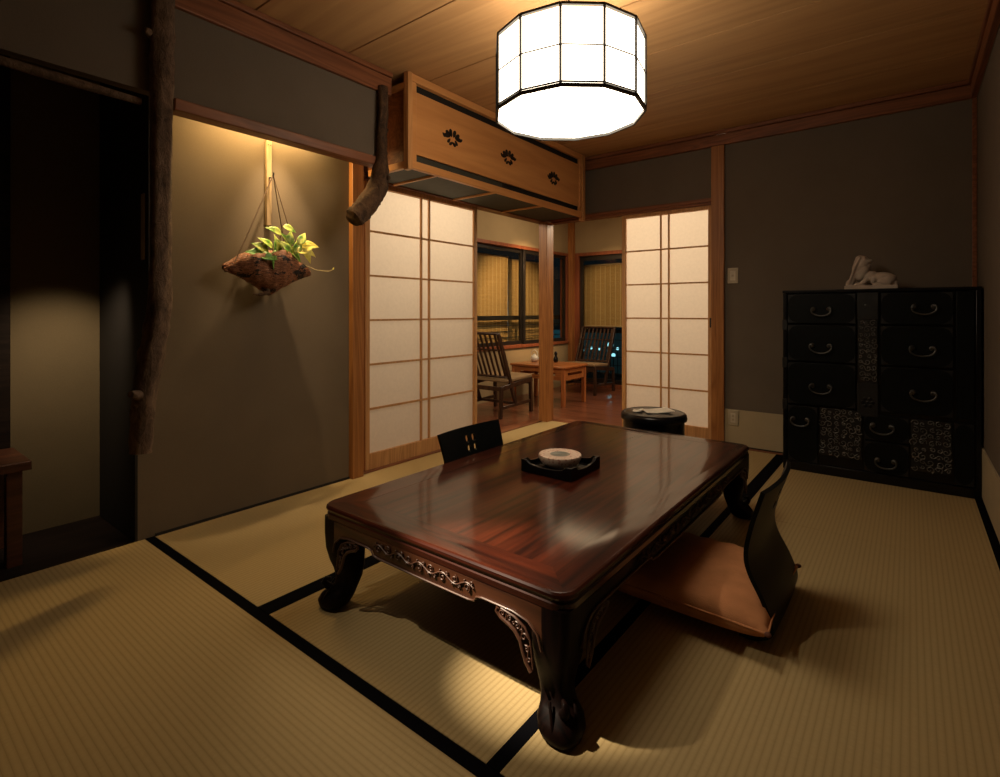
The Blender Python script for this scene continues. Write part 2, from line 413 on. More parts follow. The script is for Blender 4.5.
# ------------------------------------------------------------------ shoji
def shoji(label, axis, a0, a1, face, z0, z1, nrow, bars, pull_at):
    """axis 'y': the panel lies in x=face and spans y; axis 'x': in y=face and spans x"""
    mid = (a0+a1)/2
    t = empty('shoji_screen', (face, mid, z0) if axis == 'y' else (mid, face, z0), label, 'paper screen', 'sliding paper screens')
    def B(mb, u0, u1, d0, d1, za, zb):
        if axis == 'y': mb.box(face+d0, face+d1, u0, u1, za, zb)
        else: mb.box(u0, u1, face-d1, face-d0, za, zb)
    fr = MB(); sw = .034
    B(fr, a0, a0+sw, -.015, .015, z0, z1); B(fr, a1-sw, a1, -.015, .015, z0, z1)
    B(fr, a0+sw, a1-sw, -.015, .015, z1-.03, z1); B(fr, a0+sw, a1-sw, -.015, .015, z0, z0+.098)
    fr.build('frame', M['shojiwood'], t, bevel=.002)
    k = MB(); p0, p1 = z0+.098, z1-.03
    for i in range(1, nrow):
        z = p0 + (p1-p0)*i/nrow; B(k, a0+sw, a1-sw, -.004, .010, z-.006, z+.006)
    for b in bars: B(k, b-.006, b+.006, -.004, .011, p0, p1)
    k.build('lattice', M['shojiwood'], t)
    pp = MB(); f = face-.0055 if axis == 'y' else face+.0055
    if axis == 'y': pp.add([(f,a0+sw,p0),(f,a1-sw,p0),(f,a1-sw,p1),(f,a0+sw,p1)], [(0,1,2,3)])
    else: pp.add([(a0+sw,f,p0),(a1-sw,f,p0),(a1-sw,f,p1),(a0+sw,f,p1)], [(0,1,2,3)])
    pp.build('paper', M['paper'], t)
    if pull_at:
        q = MB(); B(q, pull_at-.008, pull_at+.008, .012, .0165, .88, .955); q.build('finger_pull', M['frameblack'], t, bevel=.002)
    return t
shoji('tall left sliding paper screen with six rows of panes beside the alcove post', 'y', 2.062, 3.135, -2.69, .008, 1.822, 6, (2.545, 2.622), None)
shoji('right sliding paper screen beside the light switch and behind the round black box', 'x', -1.940, -1.192, 4.19, .006, 1.822, 6, (-1.603, -1.537), -1.207)

# ------------------------------------------------------------------ hanging cupboard
c = empty('hanging_cupboard', (-2.45, 3.07, 1.82), 'orange cedar wall cupboard hung under the ceiling above the left paper screen', 'cupboard')
X1 = -2.238; Y0, Y1 = 2.035, 4.045; Z0, Z1 = 1.822, H-.002
MB().box(-2.66, X1-.028, Y0+.004, Y0+.014, Z0+.04, Z1-.07).build('side_board', M['beam_y'], c)
MB().box(-2.66, X1-.028, Y1-.014, Y1-.004, Z0+.04, Z1-.04).build('side_board', M['beam_y'], c)
for za, zb in ((Z1-.085, Z1-.05), (Z0, Z0+.04)): MB().box(-2.60, X1-.022, Y0-.012, Y0+.016, za, zb).build('side_rail', M['cup_y'], c, bevel=.003)
MB().box(-2.655, X1-.02, Y0+.016, Y1-.016, Z0+.010, Z0+.020).build('bottom_board', M['grey_board_shaded'], c)
for yy in (2.26, 2.83, 3.42): MB().box(-2.655, X1-.02, yy, yy+.016, Z0-.002, Z0+.0095).build('batten', M['cup_y'], c)
MB().box(X1-.035, X1+.006, Y0-.018, Y0+.014, Z0-.012, Z1).build('stile', M['cup_z'], c, bevel=.003)
MB().box(X1-.035, X1+.006, Y1-.02, Y1+.022, Z0-.03, Z1).build('stile', M['cup_z'], c, bevel=.003)
r_ = MB().box(X1-.03, X1, Y0+.0145, Y1-.0205, Z0, Z0+.045).box(X1-.03, X1, Y0+.0145, Y1-.0205, Z1-.045, Z1)
r_.box(X1-.03, X1-.004, Y0+.0145, Y0+.055, Z0+.045, Z1-.045).box(X1-.03, X1-.004, Y1-.055, Y1-.0205, Z0+.045, Z1-.045)
r_.build('front_frame', M['cup_y'], c, bevel=.003)
MB().box(X1-.06, X1-.045, Y0+.03, Y1-.03, Z0+.03, Z1-.03).build('gap_shade_board', M['darkgap'], c)  # near-black sheet that paints the shade in the gaps around the panel
pn = MB().box(X1-.028, X1-.014, Y0+.055, Y1-.055, Z0+.090, Z1-.092)
panel = pn.build('front_panel', M['cup_y'], c, bevel=.001)
MB().box(X1-.04, X1-.03, Y0+.055, 2.93, Z0+.047, Z0+.088).build('lower_strip', M['grey_board_shaded'], c)
def ornament(y, z, k):
    o = MB(); x = X1-.014
    def petal(cy, cz, a, L, W):
        p = []
        for j in range(12):
            q = 2*PI*j/12; u = L*.5*math.cos(q); v = W*.5*math.sin(q)*(1+.35*math.cos(q))
            p.append((cy + u*math.cos(a) - v*math.sin(a), cz + u*math.sin(a) + v*math.cos(a)))
        o.prism(p, lambda a_, b_, t: (x+t, a_, b_), 0, .004)
    for i in range(6):
        a = PI*(.02 + .19*i) + .1*k
        petal(y + math.cos(a)*.052, z + .010 + math.sin(a)*.030, a, .050, .024)
    for i in range(4):
        a = PI*(1.12+.25*i); petal(y + math.cos(a)*.036, z - .004 + math.sin(a)*.024, a+.5*(-1)**i, .036, .018)
    for sg in (-1, 1): petal(y + sg*.078, z + .012, sg*.9, .030, .014)
    o.build('pull', M['ironblack'], c)
for k, (yy, zz) in enumerate(((2.40, 2.075), (2.98, 2.088), (3.58, 2.06))): ornament(yy, zz, k)

# ------------------------------------------------------------------ log posts
def logpost(name, path, radii, mat, label, seed, knots=()):
    rnd = random.Random(seed); n = 22; P_ = []; R_ = []
    m = len(path); tot = 60
    for i in range(tot+1):
        t = i/tot*(m-1); k = min(int(t), m-2); u = t-k
        p0 = Vector(path[max(k-1,0)]); p1 = Vector(path[k]); p2 = Vector(path[k+1]); p3 = Vector(path[min(k+2, m-1)])
        q = .5*((2*p1) + (p2-p0)*u + (2*p0-5*p1+4*p2-p3)*u*u + (-p0+3*p1-3*p2+p3)*u**3)
        P_.append(q); R_.append((radii[k]*(1-u)+radii[k+1]*u)*(1+rnd.uniform(-.06,.06)))
    mb = MB().tube(P_, R_, n)
    off = [rnd.uniform(0, 6.28) for _ in range(4)]
    nv = []
    for idx, v in enumerate(mb.v[:(tot+1)*n]):
        i, kk = divmod(idx, n); cc = P_[i]; a = 2*PI*kk/n
        f = 1 + .07*math.sin(3*a+off[0]+i*.11) + .05*math.sin(5*a+off[1]-i*.3) + rnd.uniform(-.03,.03)
        nv.append(tuple(cc + (Vector(v)-cc)*f))
    mb.v[:(tot+1)*n] = nv
    o = mb.build(name, mat, smooth=70)
    tag(o, label, 'log post')
    for (p, r, d) in knots:
        kb = MB().tube([Vector(p), Vector(p)+Vector(d)*.6, Vector(p)+Vector(d)], [r*1.25, r, r*.75], 10)
        kb.build('knot', mat, o, smooth=60)
    return o
x = -2.325
logpost('log_post', [(x,.815,2.36),(x,.812,2.1),(x,.808,1.83),(x,.806,1.45),(x,.802,1.12),(x,.797,.98),(x,.778,.84),(x,.755,.70),(x,.746,.60),(x,.740,.46)],
        [.040,.042,.037,.036,.038,.042,.044,.040,.038,.035], M['bark_l'],
        'long crooked log hanging at the left of the alcove, ending above the floor', 3,
        (((x+.02,.725,.685), .016, (.03,-.035,.01)), ((x,.775,2.08), .014, (.02,-.03,.0))))
logpost('log_post', [(x,1.91,2.26),(x+.004,1.91,2.12),(x,1.902,1.98),(x,1.905,1.88),(x+.006,1.893,1.79),(x+.004,1.875,1.69),(x,1.82,1.60),(x,1.765,1.54),(x,1.712,1.495)],
        [.026,.028,.027,.032,.045,.054,.057,.054,.052], M['bark_r'],
        'short dark hooked log curling left beside the wall cupboard', 11,
        (((x+.03,1.895,1.74), .014, (.035,.01,.0)), ((x,1.915,2.02), .010, (.02,.02,.0))))

# ------------------------------------------------------------------ alcove: hook board, basket, plant
hb = empty('hook_board', (-2.645, 1.345, 1.43), 'narrow pale bamboo strip fixed to the alcove wall behind the hanging basket cords', 'hook board')
MB().box(-2.6545, -2.632, 1.402, 1.430, 1.45, 1.90).build('strip', M['bamboo'], hb, bevel=.003)
MB().tube([(-2.633,1.416,1.70),(-2.60,1.416,1.695),(-2.59,1.416,1.705),(-2.588,1.416,1.72)], .004, 8).build('nail', M['iron'], hb, smooth=60)
MB().tube([(-2.6315,1.410,1.87),(-2.628,1.410,1.87)], .0025, 8).tube([(-2.6315,1.422,1.87),(-2.628,1.422,1.87)], .0025, 8).build('screw', M['ironblack'], hb)

bk = empty('hanging_basket', (-2.54, 1.365, 1.10), 'rust brown bark hanging basket on twine in front of the lit alcove wall', 'hanging basket')
mb = MB(); ns, nt_ = 36, 14; vs = []; fs = []
def bsk(s, t):
    yy = 1.368 + .218*s
    q = 1-abs(s)
    top = 1.210 + .090*(1-abs(s)**1.8) + .012*math.sin(s*8)*q
    bot = 1.196 - .108*q**1.35
    w = .080*(1-abs(s)**2.0) + .012
    a = t*PI/2; k = abs(math.sin(a))
    xx = -2.545 + w*math.sin(a)*(1 if t > 0 else .7) + .004*math.sin(s*31+t*5) + .010*math.sin(s*9)*k
    zz = bot + (top-bot)*(1-max(0, math.cos(a))**.8)
    return Vector((xx, yy, zz + (.012 if t < 0 else 0)*k))
for i in range(ns+1):
    for j in range(nt_+1):
        p = bsk(-1+2*i/ns, -1+2*j/nt_); jit = .003
        vs.append(p + Vector((random.uniform(-jit,jit), random.uniform(-jit,jit)*.5, random.uniform(-jit,jit))))
for i in range(ns):
    for j in range(nt_):
        a = i*(nt_+1)+j; fs.append((a, a+1, a+nt_+2, a+nt_+1))
mb.add(vs, fs)
shell = mb.build('shell', M['basket'], bk, smooth=60)
so = shell.modifiers.new('s', 'SOLIDIFY'); so.thickness = .012; so.offset = 0
# soil and moss fill
fm = MB(); fm.ball((-2.545,1.36,1.20), (.05,.155,.030), 16, 8); fm.build('soil', M['bark_r'], bk, smooth=60)
kn = MB(); kn.tube([(-2.52,1.345,1.115),(-2.50,1.34,1.095),(-2.50,1.29,1.083),(-2.50,1.265,1.086)], [.014,.012,.006,.003], 8)
kn.build('stub', M['bark_r'], bk, smooth=60)
hook = Vector((-2.593, 1.416, 1.710))
for (py, pxx, pz) in ((1.185,-2.52,1.235),(1.225,-2.585,1.265),(1.49,-2.585,1.265),(1.53,-2.52,1.235)):
    q = Vector((pxx, py, pz)); pts = [hook + (q-hook)*t + Vector((0,0,-.006*math.sin(PI*t))) for t in [i/8 for i in range(9)]]
    MB().tube(pts, .0030, 6).build('cord', M['cord'], bk, smooth=60)

pl = empty('pothos_plant', (-2.53, 1.37, 1.22), 'yellow green leafy vine growing out of the hanging bark basket', 'plant')
def leaf(base, d, up, L, W, mat, droop=.25):
    d = Vector(d).normalized(); up = Vector(up).normalized(); side = d.cross(up).normalized(); up = side.cross(d)
    n = 8; vs = []; fs = []
    for i in range(n+1):
        t = i/n; w = W*.5*math.sin(PI*min(1, t**.75))*(1-.25*t)
        if i == n: w = .0004
        c0 = Vector(base) + d*L*t - up*droop*L*t*t
        for k in (-1, -.5, 0, .5, 1): vs.append(c0 + side*w*k + up*(abs(k)*w*.35))
    for i in range(n):
        for k in range(4): a = i*5+k; fs.append((a, a+1, a+6, a+5))
    o = MB().add(vs, fs).build('leaf', mat, pl, smooth=80)
    s = o.modifiers.new('s', 'SOLIDIFY'); s.thickness = .0012
LF = [  # y, z of leaf centre, direction (y,z), length, width, material
 (1.395,1.325,(-.6,.8),.058,.034,'leaf'),(1.335,1.355,(-.9,.4),.060,.036,'leaf'),(1.30,1.285,(-.9,.5),.060,.040,'leaf'),(1.35,1.300,(-.1,1),.062,.036,'leaf'),
 (1.285,1.262,(-1,.15),.075,.040,'leafd'),(1.31,1.245,(.9,.05),.070,.036,'leafd'),(1.335,1.225,(.05,-1),.055,.036,'leafd'),(1.38,1.290,(-.7,.7),.070,.036,'leaf'),
 (1.415,1.275,(.8,-.5),.070,.042,'leaf'),(1.43,1.30,(.35,.8),.064,.038,'leaf'),(1.475,1.30,(.9,.45),.066,.040,'leafy'),(1.50,1.315,(.95,.1),.070,.038,'leafy'),
 (1.47,1.27,(.45,-.7),.060,.038,'leafy'),(1.455,1.285,(1,.3),.060,.036,'leafy'),(1.39,1.245,(.3,-.8),.055,.030,'leafd'),(1.40,1.375,(.75,-.2),.050,.032,'leaf')]
crown = Vector((-2.535,1.39,1.235))
LF += [(1.36,1.275,(-.3,.9),.06,.036,'leafd'),(1.45,1.335,(.5,.9),.055,.034,'leaf'),(1.405,1.33,(.2,1),.058,.036,'leaf'),(1.32,1.305,(-.7,.6),.06,.036,'leaf'),(1.44,1.26,(.5,-.4),.055,.034,'leafd'),(1.495,1.285,(.9,-.3),.058,.036,'leafy'),(1.345,1.255,(-.5,-.2),.060,.036,'leafd')]
for i, (yy, zz, (dy, dz), L, W, mm) in enumerate(LF):
    dx = random.uniform(.05,.5); d = Vector((dx*.6, dy, dz)).normalized()
    yy = 1.395 + (yy-1.37)*1.28; zz = 1.245 + (zz-1.225)*1.18; L *= 1.28; W *= 1.28
    cc = Vector((-2.475 + random.uniform(-.02,.03), yy, zz)); base = cc - d*L*.5
    upv = Vector((.85, random.uniform(-.3,.3), .45))
    leaf(base, d, upv, L*1.12, W*1.15, M[mm])
    MB().tube([crown + Vector((0,(yy-1.37)*.3,-.01)), (crown+base)/2 + Vector((0,0,.012)), base], .0018, 5).build('stem', M['stemg'], pl, smooth=60)
MB().tube([(-2.52,1.50,1.26),(-2.52,1.57,1.242),(-2.53,1.63,1.226),(-2.53,1.70,1.224),(-2.535,1.73,1.235)], .002, 5).build('runner', M['stemg'], pl, smooth=60)
leaf((-2.535,1.73,1.235), (0,.6,.8), (1,0,.2), .018, .010, M['leafy'])
MB().tube([(-2.50,1.385,1.235),(-2.485,1.395,1.20),(-2.475,1.405,1.178)], .0022, 5).ball((-2.475,1.407,1.174), .006, 8, 6).build('tendril', M['bamboo'], pl, smooth=60)
MB().ball((-2.485,1.385,1.262), .014, 12, 8).build('berry', M['orange'], pl, smooth=60)

# ------------------------------------------------------------------ pendant lamp
LC = (-1.135, 1.925)
lamp = empty('pendant_lamp', (*LC, 1.828), 'twelve sided white paper pendant lamp with thin black frame hanging over the table', 'lamp')
LR = .312; ZB, ZT = 1.828, 2.126
V12 = [(LC[0]+LR*math.cos(math.radians(-5+30*k)), LC[1]+LR*math.sin(math.radians(-5+30*k))) for k in range(12)]
sh = MB(); RS = .985
Vi = [(LC[0]+(vx-LC[0])*RS, LC[1]+(vy-LC[1])*RS) for vx, vy in V12]
for k in range(12):
    a, b_ = Vi[k], Vi[(k+1)%12]
    sh.add([(*a,ZB+.008),(*b_,ZB+.008),(*b_,ZT-.008),(*a,ZT-.008)], [(0,1,2,3)])
sh.build('shade_side', M['lampshade'], lamp)
MB().add([(vx,vy,ZB+.006) for vx,vy in Vi], [tuple(range(12))]).build('shade_bottom', M['lampbottom'], lamp)
fr = MB()
for k in range(12):
    a, b_ = V12[k], V12[(k+1)%12]
    fr.bar((*a,ZB), (*b_,ZB), .010, .012).bar((*a,ZB+.013), (*b_,ZB+.013), .005, .006).bar((*a,ZT), (*b_,ZT), .010, .010)
    fr.bar((*a,ZB), (*a,ZT), .008, .008)
    fr.bar((*a,(ZB+ZT)/2), (*b_,(ZB+ZT)/2), .004, .004)
for k in range(6): fr.bar((*V12[k],ZT), (*V12[k+6],ZT), .010, .008)
fr.build('frame', M['frameblack'], lamp)
MB().tube([(*LC,ZT),(*LC,H-.02)], .0035, 8).build('cord', M['frameblack'], lamp, smooth=60)
MB().lathe([(.0001,H-.001),(.05,H-.001),(.05,H-.018),(.035,H-.03),(.0001,H-.03)], (*LC,0), 24).build('ceiling_cap', M['frameblack'], lamp, smooth=40)

# ------------------------------------------------------------------ carving helpers
def curl(mb, P, u, v, size, rot, hand, r, turns=1.35, n=14):
    pts = []
    for i in range(n):
        t = i/(n-1); rr = size*(1-t*.86); a = rot + hand*t*turns*2*PI
        pts.append(P(u + rr*math.cos(a) - size*math.cos(rot)*.5*hand*0, v + rr*math.sin(a)))
    mb.tube(pts, [r*(1-.4*i/(n-1)) for i in range(n)], 6)
def scrollwork(mb, P, u0, u1, v0, v1, n, r, seed=1, su=1):
    rnd = random.Random(seed); hv = (v1-v0)/2; vm = (v0+v1)/2
    # wavy vine with curls alternately above and below
    pts = []
    for i in range(n*6+1):
        t = i/(n*6); pts.append(P(u0+(u1-u0)*t, vm + hv*.45*math.sin(t*n*PI)))
    mb.tube(pts, r, 6)
    for i in range(n):
        t = (i+.5)/n; u = u0+(u1-u0)*t; sg = 1 if i % 2 == 0 else -1
        sz = min(hv*.62, abs(u1-u0)/n*.5)
        curl(mb, P, u, vm - sg*hv*.25, sz, rnd.uniform(0, 6.28), sg, r)
        curl(mb, P, u + (u1-u0)/n*.35, vm + sg*hv*.55, sz*.55, rnd.uniform(0,6.28), -sg, r*.85)
        c = P(u - (u1-u0)/n*.2, vm + sg*hv*.62); mb.ball(c, r*1.4, 6, 4)

# ------------------------------------------------------------------ low table
TX0, TX1, TY0, TY1, TZ = -1.582, -.613, 1.032, 2.785, .350
tb = empty('low_table', ((TX0+TX1)/2, (TY0+TY1)/2, 0), 'large low polished rosewood table with carved aprons and curved legs', 'table')
fw = .105
def outline_pt(x, y, inset, rad):
    return x, y
def corner_arc(cx, cy, r, a0, a1, n=6):
    return [(cx + r*math.cos(a0+(a1-a0)*i/n), cy + r*math.sin(a0+(a1-a0)*i/n)) for i in range(n+1)]
rad = .048
levels = [(.0,.350,.011),(1,.3485,.005),(2,.344,.001),(3,.337,.0),(4,.332,.002),(5,.328,.006),(6,.325,.0065),(7,.321,.003),(8,.306,.003)]
def side_board(name, mat, which):
    rings = []
    for (_, z, ins) in reversed(levels):
        x0, x1, y0, y1 = TX0+ins, TX1-ins, TY0+ins, TY1-ins; r = rad
        q = PI/4
        if which == 'near': pts = corner_arc(x0+r, y0+r, r, PI+q, PI*1.5) + corner_arc(x1-r, y0+r, r, PI*1.5, PI*2-q) + [(TX1-fw, TY0+fw), (TX0+fw, TY0+fw)]
        if which == 'far': pts = corner_arc(x1-r, y1-r, r, q, PI/2) + corner_arc(x0+r, y1-r, r, PI/2, PI-q) + [(TX0+fw, TY1-fw), (TX1-fw, TY1-fw)]
        if which == 'right': pts = corner_arc(x1-r, y0+r, r, -q, 0) + corner_arc(x1-r, y1-r, r, 0, q) + [(TX1-fw, TY1-fw), (TX1-fw, TY0+fw)]
        if which == 'left': pts = corner_arc(x0+r, y1-r, r, PI-q, PI) + corner_arc(x0+r, y0+r, r, PI, PI+q) + [(TX0+fw, TY0+fw), (TX0+fw, TY1-fw)]
        rings.append([(a, b, z) for a, b in pts])
    return MB().loft(rings).build(name, mat, tb, smooth=12)
side_board('edge_board', M['rose_x'], 'near'); side_board('edge_board', M['rose_x'], 'far')
side_board('edge_board', M['rose'], 'left'); side_board('edge_board', M['rose'], 'right')
MB().box(TX0+fw+.0006, TX1-fw-.0006, TY0+fw+.0006, TY1-fw-.0006, .325, .3497).build('tabletop', M['rose'], tb)
# aprons: profile (a along the side, z)
def apron_poly(L):
    h = .305; m = L/2; e = .07
    half = [(e,.20),(e+.012,.235),(e+.04,.258),(e+.085,.266),(m*.52,.266),(m*.56,.262),(m*.575,.250),(m*.62,.2465),(m,.2455)]
    p = [(e,h)] + half + [(L-a,z) for a, z in reversed(half[:-1])] + [(L-e,h)]
    return p
ins = .004
for which in ('near','far','left','right'):
    if which in ('near','far'):
        L = TX1-TX0; y = TY0+ins if which == 'near' else TY1-ins-.02; sg = -1 if which == 'near' else 1
        fn = lambda a, b, t, y=y: (TX0+a, y+t, b); yo = y if which == 'near' else y+.02
        P = lambda u, v, yo=yo, sg=sg: (TX0+u, yo+sg*.003, v)
    else:
        L = TY1-TY0; xx = TX0+ins if which == 'left' else TX1-ins-.02; sg = -1 if which == 'left' else 1
        fn = lambda a, b, t, xx=xx: (xx+t, TY0+a, b); xo = xx if which == 'left' else xx+.02
        P = lambda u, v, xo=xo, sg=sg: (xo+sg*.003, TY0+u, v)
    ap = MB().prism(apron_poly(L), fn, 0, .02).build('apron', M['apronwood'] if which in ('near','far') else M['rosedark'], tb, bevel=.003)
    cv = MB(); n = 9 if which in ('near','far') else 16
    cu0, cu1 = (L*.29, L*.71) if which in ('near','far') else (L*.22, L*.78)
    scrollwork(cv, P, cu0, cu1, .262, .300, n, .0024, seed=len(which))
    cv.build('carving', M['carve'], ap, smooth=60)
    # bead along the lower edge
    bd = MB(); prof = apron_poly(L)[1:-1]
    bd.tube([P(a, z+.001) for a, z in prof], .0032, 6); bd.build('bead', M['carve'], ap, smooth=60)
    # openwork brackets at both ends
    for s in (0, 1):
        Q = (lambda u, v, P=P, L=L: P(L-u, v)) if s else P
        br = MB()
        out_ = [(.20,.262),(.205,.252),(.192,.240),(.168,.232),(.148,.222),(.132,.205),(.124,.182),(.115,.160),(.100,.140)]
        inn = [(.19,.262),(.15,.256),(.118,.240),(.102,.215),(.096,.180),(.093,.150)]
        br.tube([Q(*p) for p in out_], .0050, 8); br.tube([Q(*p) for p in inn], .0035, 6)
        for (a, z, sz, ro, hd) in ((.186,.251,.008,0,1),(.163,.246,.008,2,-1),(.140,.236,.010,1,1),(.120,.216,.011,3,-1),(.112,.190,.009,1,1),(.106,.168,.007,0,-1),(.152,.240,.005,2,1),(.126,.228,.005,0,1)):
            curl(br, Q, a, z, sz, ro, hd, .0026, 1.1)
        for (a, z0_, z1_) in ((.175,.238,.260),(.128,.208,.245),(.110,.155,.20)): br.tube([Q(a,z0_), Q(a-.004,z1_)], .0025, 6)
        br.build('corner_bracket', M['carve'], tb, smooth=60)
# legs
def leg(cx, cy, sx, sy):
    lv = [(.0015,.034,.026),(.009,.046,.026),(.025,.052,.023),(.045,.050,.015),(.062,.040,.003),(.078,.036,-.005),(.10,.037,-.010),(.13,.042,-.009),(.16,.048,-.005),(.20,.052,-.001),(.25,.054,.0),(.30,.054,.0),(.308,.054,.0)]
    rings = []
    for z, hs, off in lv:
        ring = []
        px, py = cx + sx*off, cy + sy*off; n = 28; e = 2.4 + 3.2*min(1, z/.2)
        for k in range(n):
            a = 2*PI*k/n; ca, sa = math.cos(a), math.sin(a)
            rx = hs*abs(ca)**(2/e)*(1 if ca > 0 else -1); ry = hs*abs(sa)**(2/e)*(1 if sa > 0 else -1)
            # inner side kept slimmer low down
            ring.append((px+rx, py+ry, z))
        rings.append(ring)
    o = MB().loft(rings).build('leg', M['rosedark'], tb, smooth=50)
    d = Vector((sx, sy, 0)).normalized(); s2 = Vector((-d.y, d.x, 0))
    sp = MB(); c0 = Vector((cx+sx*.012, cy+sy*.012, 0))
    sp.tube([c0+d*.030+Vector((0,0,.062)), c0+d*.044+Vector((0,0,.070)), c0+d*.052+Vector((0,0,.082)), c0+d*.046+Vector((0,0,.093)), c0+d*.030+Vector((0,0,.092))], [.012,.012,.010,.008,.005], 8)
    for q in (-1, 1):
        sp.tube([c0+d*.026+s2*q*.030+Vector((0,0,z)) + d*dd for z, dd in ((.015,.016),(.030,.022),(.045,.018),(.060,.008),(.072,-.002),(.082,-.010))], [.004]*6, 6)
    sp.build('foot_scroll', M['rosedark'], o, smooth=60)
for (cx, sx) in ((TX0+.058,-1),(TX1-.058,1)):
    for (cy, sy) in ((TY0+.058,-1),(TY1-.058,1)): leg(cx, cy, sx, sy)

# ------------------------------------------------------------------ tray box and dish on the table
bx, by, bz, bs = -1.135, 1.862, .3505, .118
ty = empty('tray_box', (bx, by, bz), 'square black lacquer tray box with scooped sides on the low table', 'tray')
def scoop(L):
    p = [(-L,0),(L,0),(L,.050)]
    for i in range(13):
        a = i/12; u = L*.78*(1-2*a); p.append((u, .050-.020*math.sin(PI*min(1,max(0,a)))**.35 if 0 < a < 1 else .050))
    p.append((-L,.050)); return p
w = MB()
w.prism(scoop(bs), lambda a, b, t: (bx+a, by-bs+t, bz+b), 0, .012)
w.prism(scoop(bs), lambda a, b, t: (bx+a, by+bs-.012+t, bz+b), 0, .012)
w.prism(scoop(bs-.0125), lambda a, b, t: (bx-bs+t, by+a, bz+b), 0, .012)
w.prism(scoop(bs-.0125), lambda a, b, t: (bx+bs-.012+t, by+a, bz+b), 0, .012)
w.build('wall', M['lacquer'], ty, bevel=.0015)
MB().box(bx-bs+.012, bx+bs-.012, by-bs+.012, by+bs-.012, bz, bz+.012).build('base', M['lacquer'], ty)
dz = bz+.0125
MB().lathe([(.0001,0),(.055,0),(.078,.014),(.087,.030),(.089,.041),(.087,.0475),(.044,.0485),(.040,.046),(.0001,.046)], (0,0,0), 40).build('painted_dish', M['dish'], smooth=35)
dish = bpy.data.objects['painted_dish']; dish.location = (bx-.012, by+.012, dz)
tag(dish, 'round cream dish with red patterned rim and grey centre inside the black tray box', 'dish')

# ------------------------------------------------------------------ floor chairs with cushions
def sheet(prof, y0, y1, th, bow, mat, name, parent, ny=14, holes=None, taper=None):
    """prof: (x,z) polyline, extruded over y, bowed along x"""
    yc = (y0+y1)/2; hw = (y1-y0)/2
    P2 = []
    m = len(prof)
    for i in range(m):
        a = Vector(prof[max(i-1,0)]); b = Vector(prof[min(i+1,m-1)]); t = (b-a).normalized(); P2.append((Vector(prof[i]), Vector((-t.y, t.x))))
    vs = []; fs = []
    W = ny+1
    for side in (0, 1):
        for i, (p, n_) in enumerate(P2):
            q = p + n_*(th/2 if side else -th/2)
            tp = taper[i] if taper else 1
            for j in range(W):
                u = -1+2*j/ny; vs.append((q.x + bow(i/(m-1))*(u*u), yc + hw*u*tp, q.y))
    o_ = m*W
    for i in range(m-1):
        for j in range(ny):
            a = i*W+j
            fs.append((a, a+1, a+W+1, a+W)); fs.append((o_+a, o_+a+W, o_+a+W+1, o_+a+1))
    for j in range(ny):
        fs.append((j, o_+j, o_+j+1, j+1)); a = (m-1)*W+j; fs.append((a, a+1, o_+a+1, o_+a))
    for i in range(m-1):
        a = i*W; fs.append((a, a+W, o_+a+W, o_+a)); a = i*W+ny; fs.append((a, o_+a, o_+a+W, a+W))
    ob = MB().add(vs, fs).build(name, mat, parent, smooth=40)
    if holes:
        cm = MB()
        for (hy, hz, ry, rz) in holes:
            poly = [(hy+ry*math.cos(2*PI*k/16), hz+rz*math.sin(2*PI*k/16)) for k in range(16)]
            cm.prism(poly, lambda a, b, t: (t, a, b), -3, 1)
        cut = cm.build('cutter_tmp', None)
        md = ob.modifiers.new('h', 'BOOLEAN'); md.operation = 'DIFFERENCE'; md.object = cut; md.solver = 'EXACT'
        dg = bpy.context.evaluated_depsgraph_get(); me = bpy.data.meshes.new_from_object(ob.evaluated_get(dg))
        ob.modifiers.clear(); ob.data = me
        me.set_sharp_from_angle(angle=math.radians(40))
        bpy.data.objects.remove(cut, do_unlink=True)
    return ob
def smoothpoly(pts, n=5):
    out = []; m = len(pts)
    for k in range(m-1):
        p0 = Vector(pts[max(k-1,0)]); p1 = Vector(pts[k]); p2 = Vector(pts[k+1]); p3 = Vector(pts[min(k+2,m-1)])
        for i in range(n):
            u = i/n; out.append(tuple(.5*((2*p1)+(p2-p0)*u+(2*p0-5*p1+4*p2-p3)*u*u+(-p0+3*p1-3*p2+p3)*u**3)))
    out.append(tuple(pts[-1])); return out
def floor_chair(xb, yc, sg, label, width=.43, topz=.458, dx_top=-.01):
    """sg=+1: the back stands at +x of the seat"""
    t = empty('floor_chair', (xb, yc, 0), label, 'floor chair', 'legless floor chairs')
    y0, y1 = yc-width/2, yc+width/2
    MB_ = [(xb-sg*.46,.013),(xb-sg*.30,.012),(xb-sg*.10,.013)]
    sheet(smoothpoly(MB_), y0+.02, y1-.02, .014, lambda q: 0, M['lacquer_matt'], 'seat', t, holes=None)
    pr = smoothpoly([(xb-sg*.098,.013),(xb-sg*.045,.016),(xb-sg*.004,.045),(xb-sg*.022,.12),(xb-sg*.060,.20),(xb-sg*.068,.26),(xb-sg*.048,.35),(xb-sg*(.012+dx_top*0),topz)], 6)
    m = len(pr)
    tp = [1 if p[1] < .02 else 1-.05*math.sin(PI*min(1,(p[1])/topz)) for p in pr]
    hz = topz-.052
    hol = [(yc-.0215,hz,.013,.0175),(yc+.0215,hz,.013,.0175),(yc-.0215,hz-.042,.013,.0155),(yc+.0215,hz-.042,.013,.0155)]
    sheet(pr, y0, y1, .013, lambda q: -sg*.020*q, M['lacquer_matt'], 'backrest', t, holes=hol, taper=tp)
    return t
floor_chair(-.315, 1.938, 1, 'black legless chair right of the table holding the orange cushion')
floor_chair(-1.672, 1.868, -1, 'black legless chair behind the far left side of the table, back pierced with four ovals', width=.425)
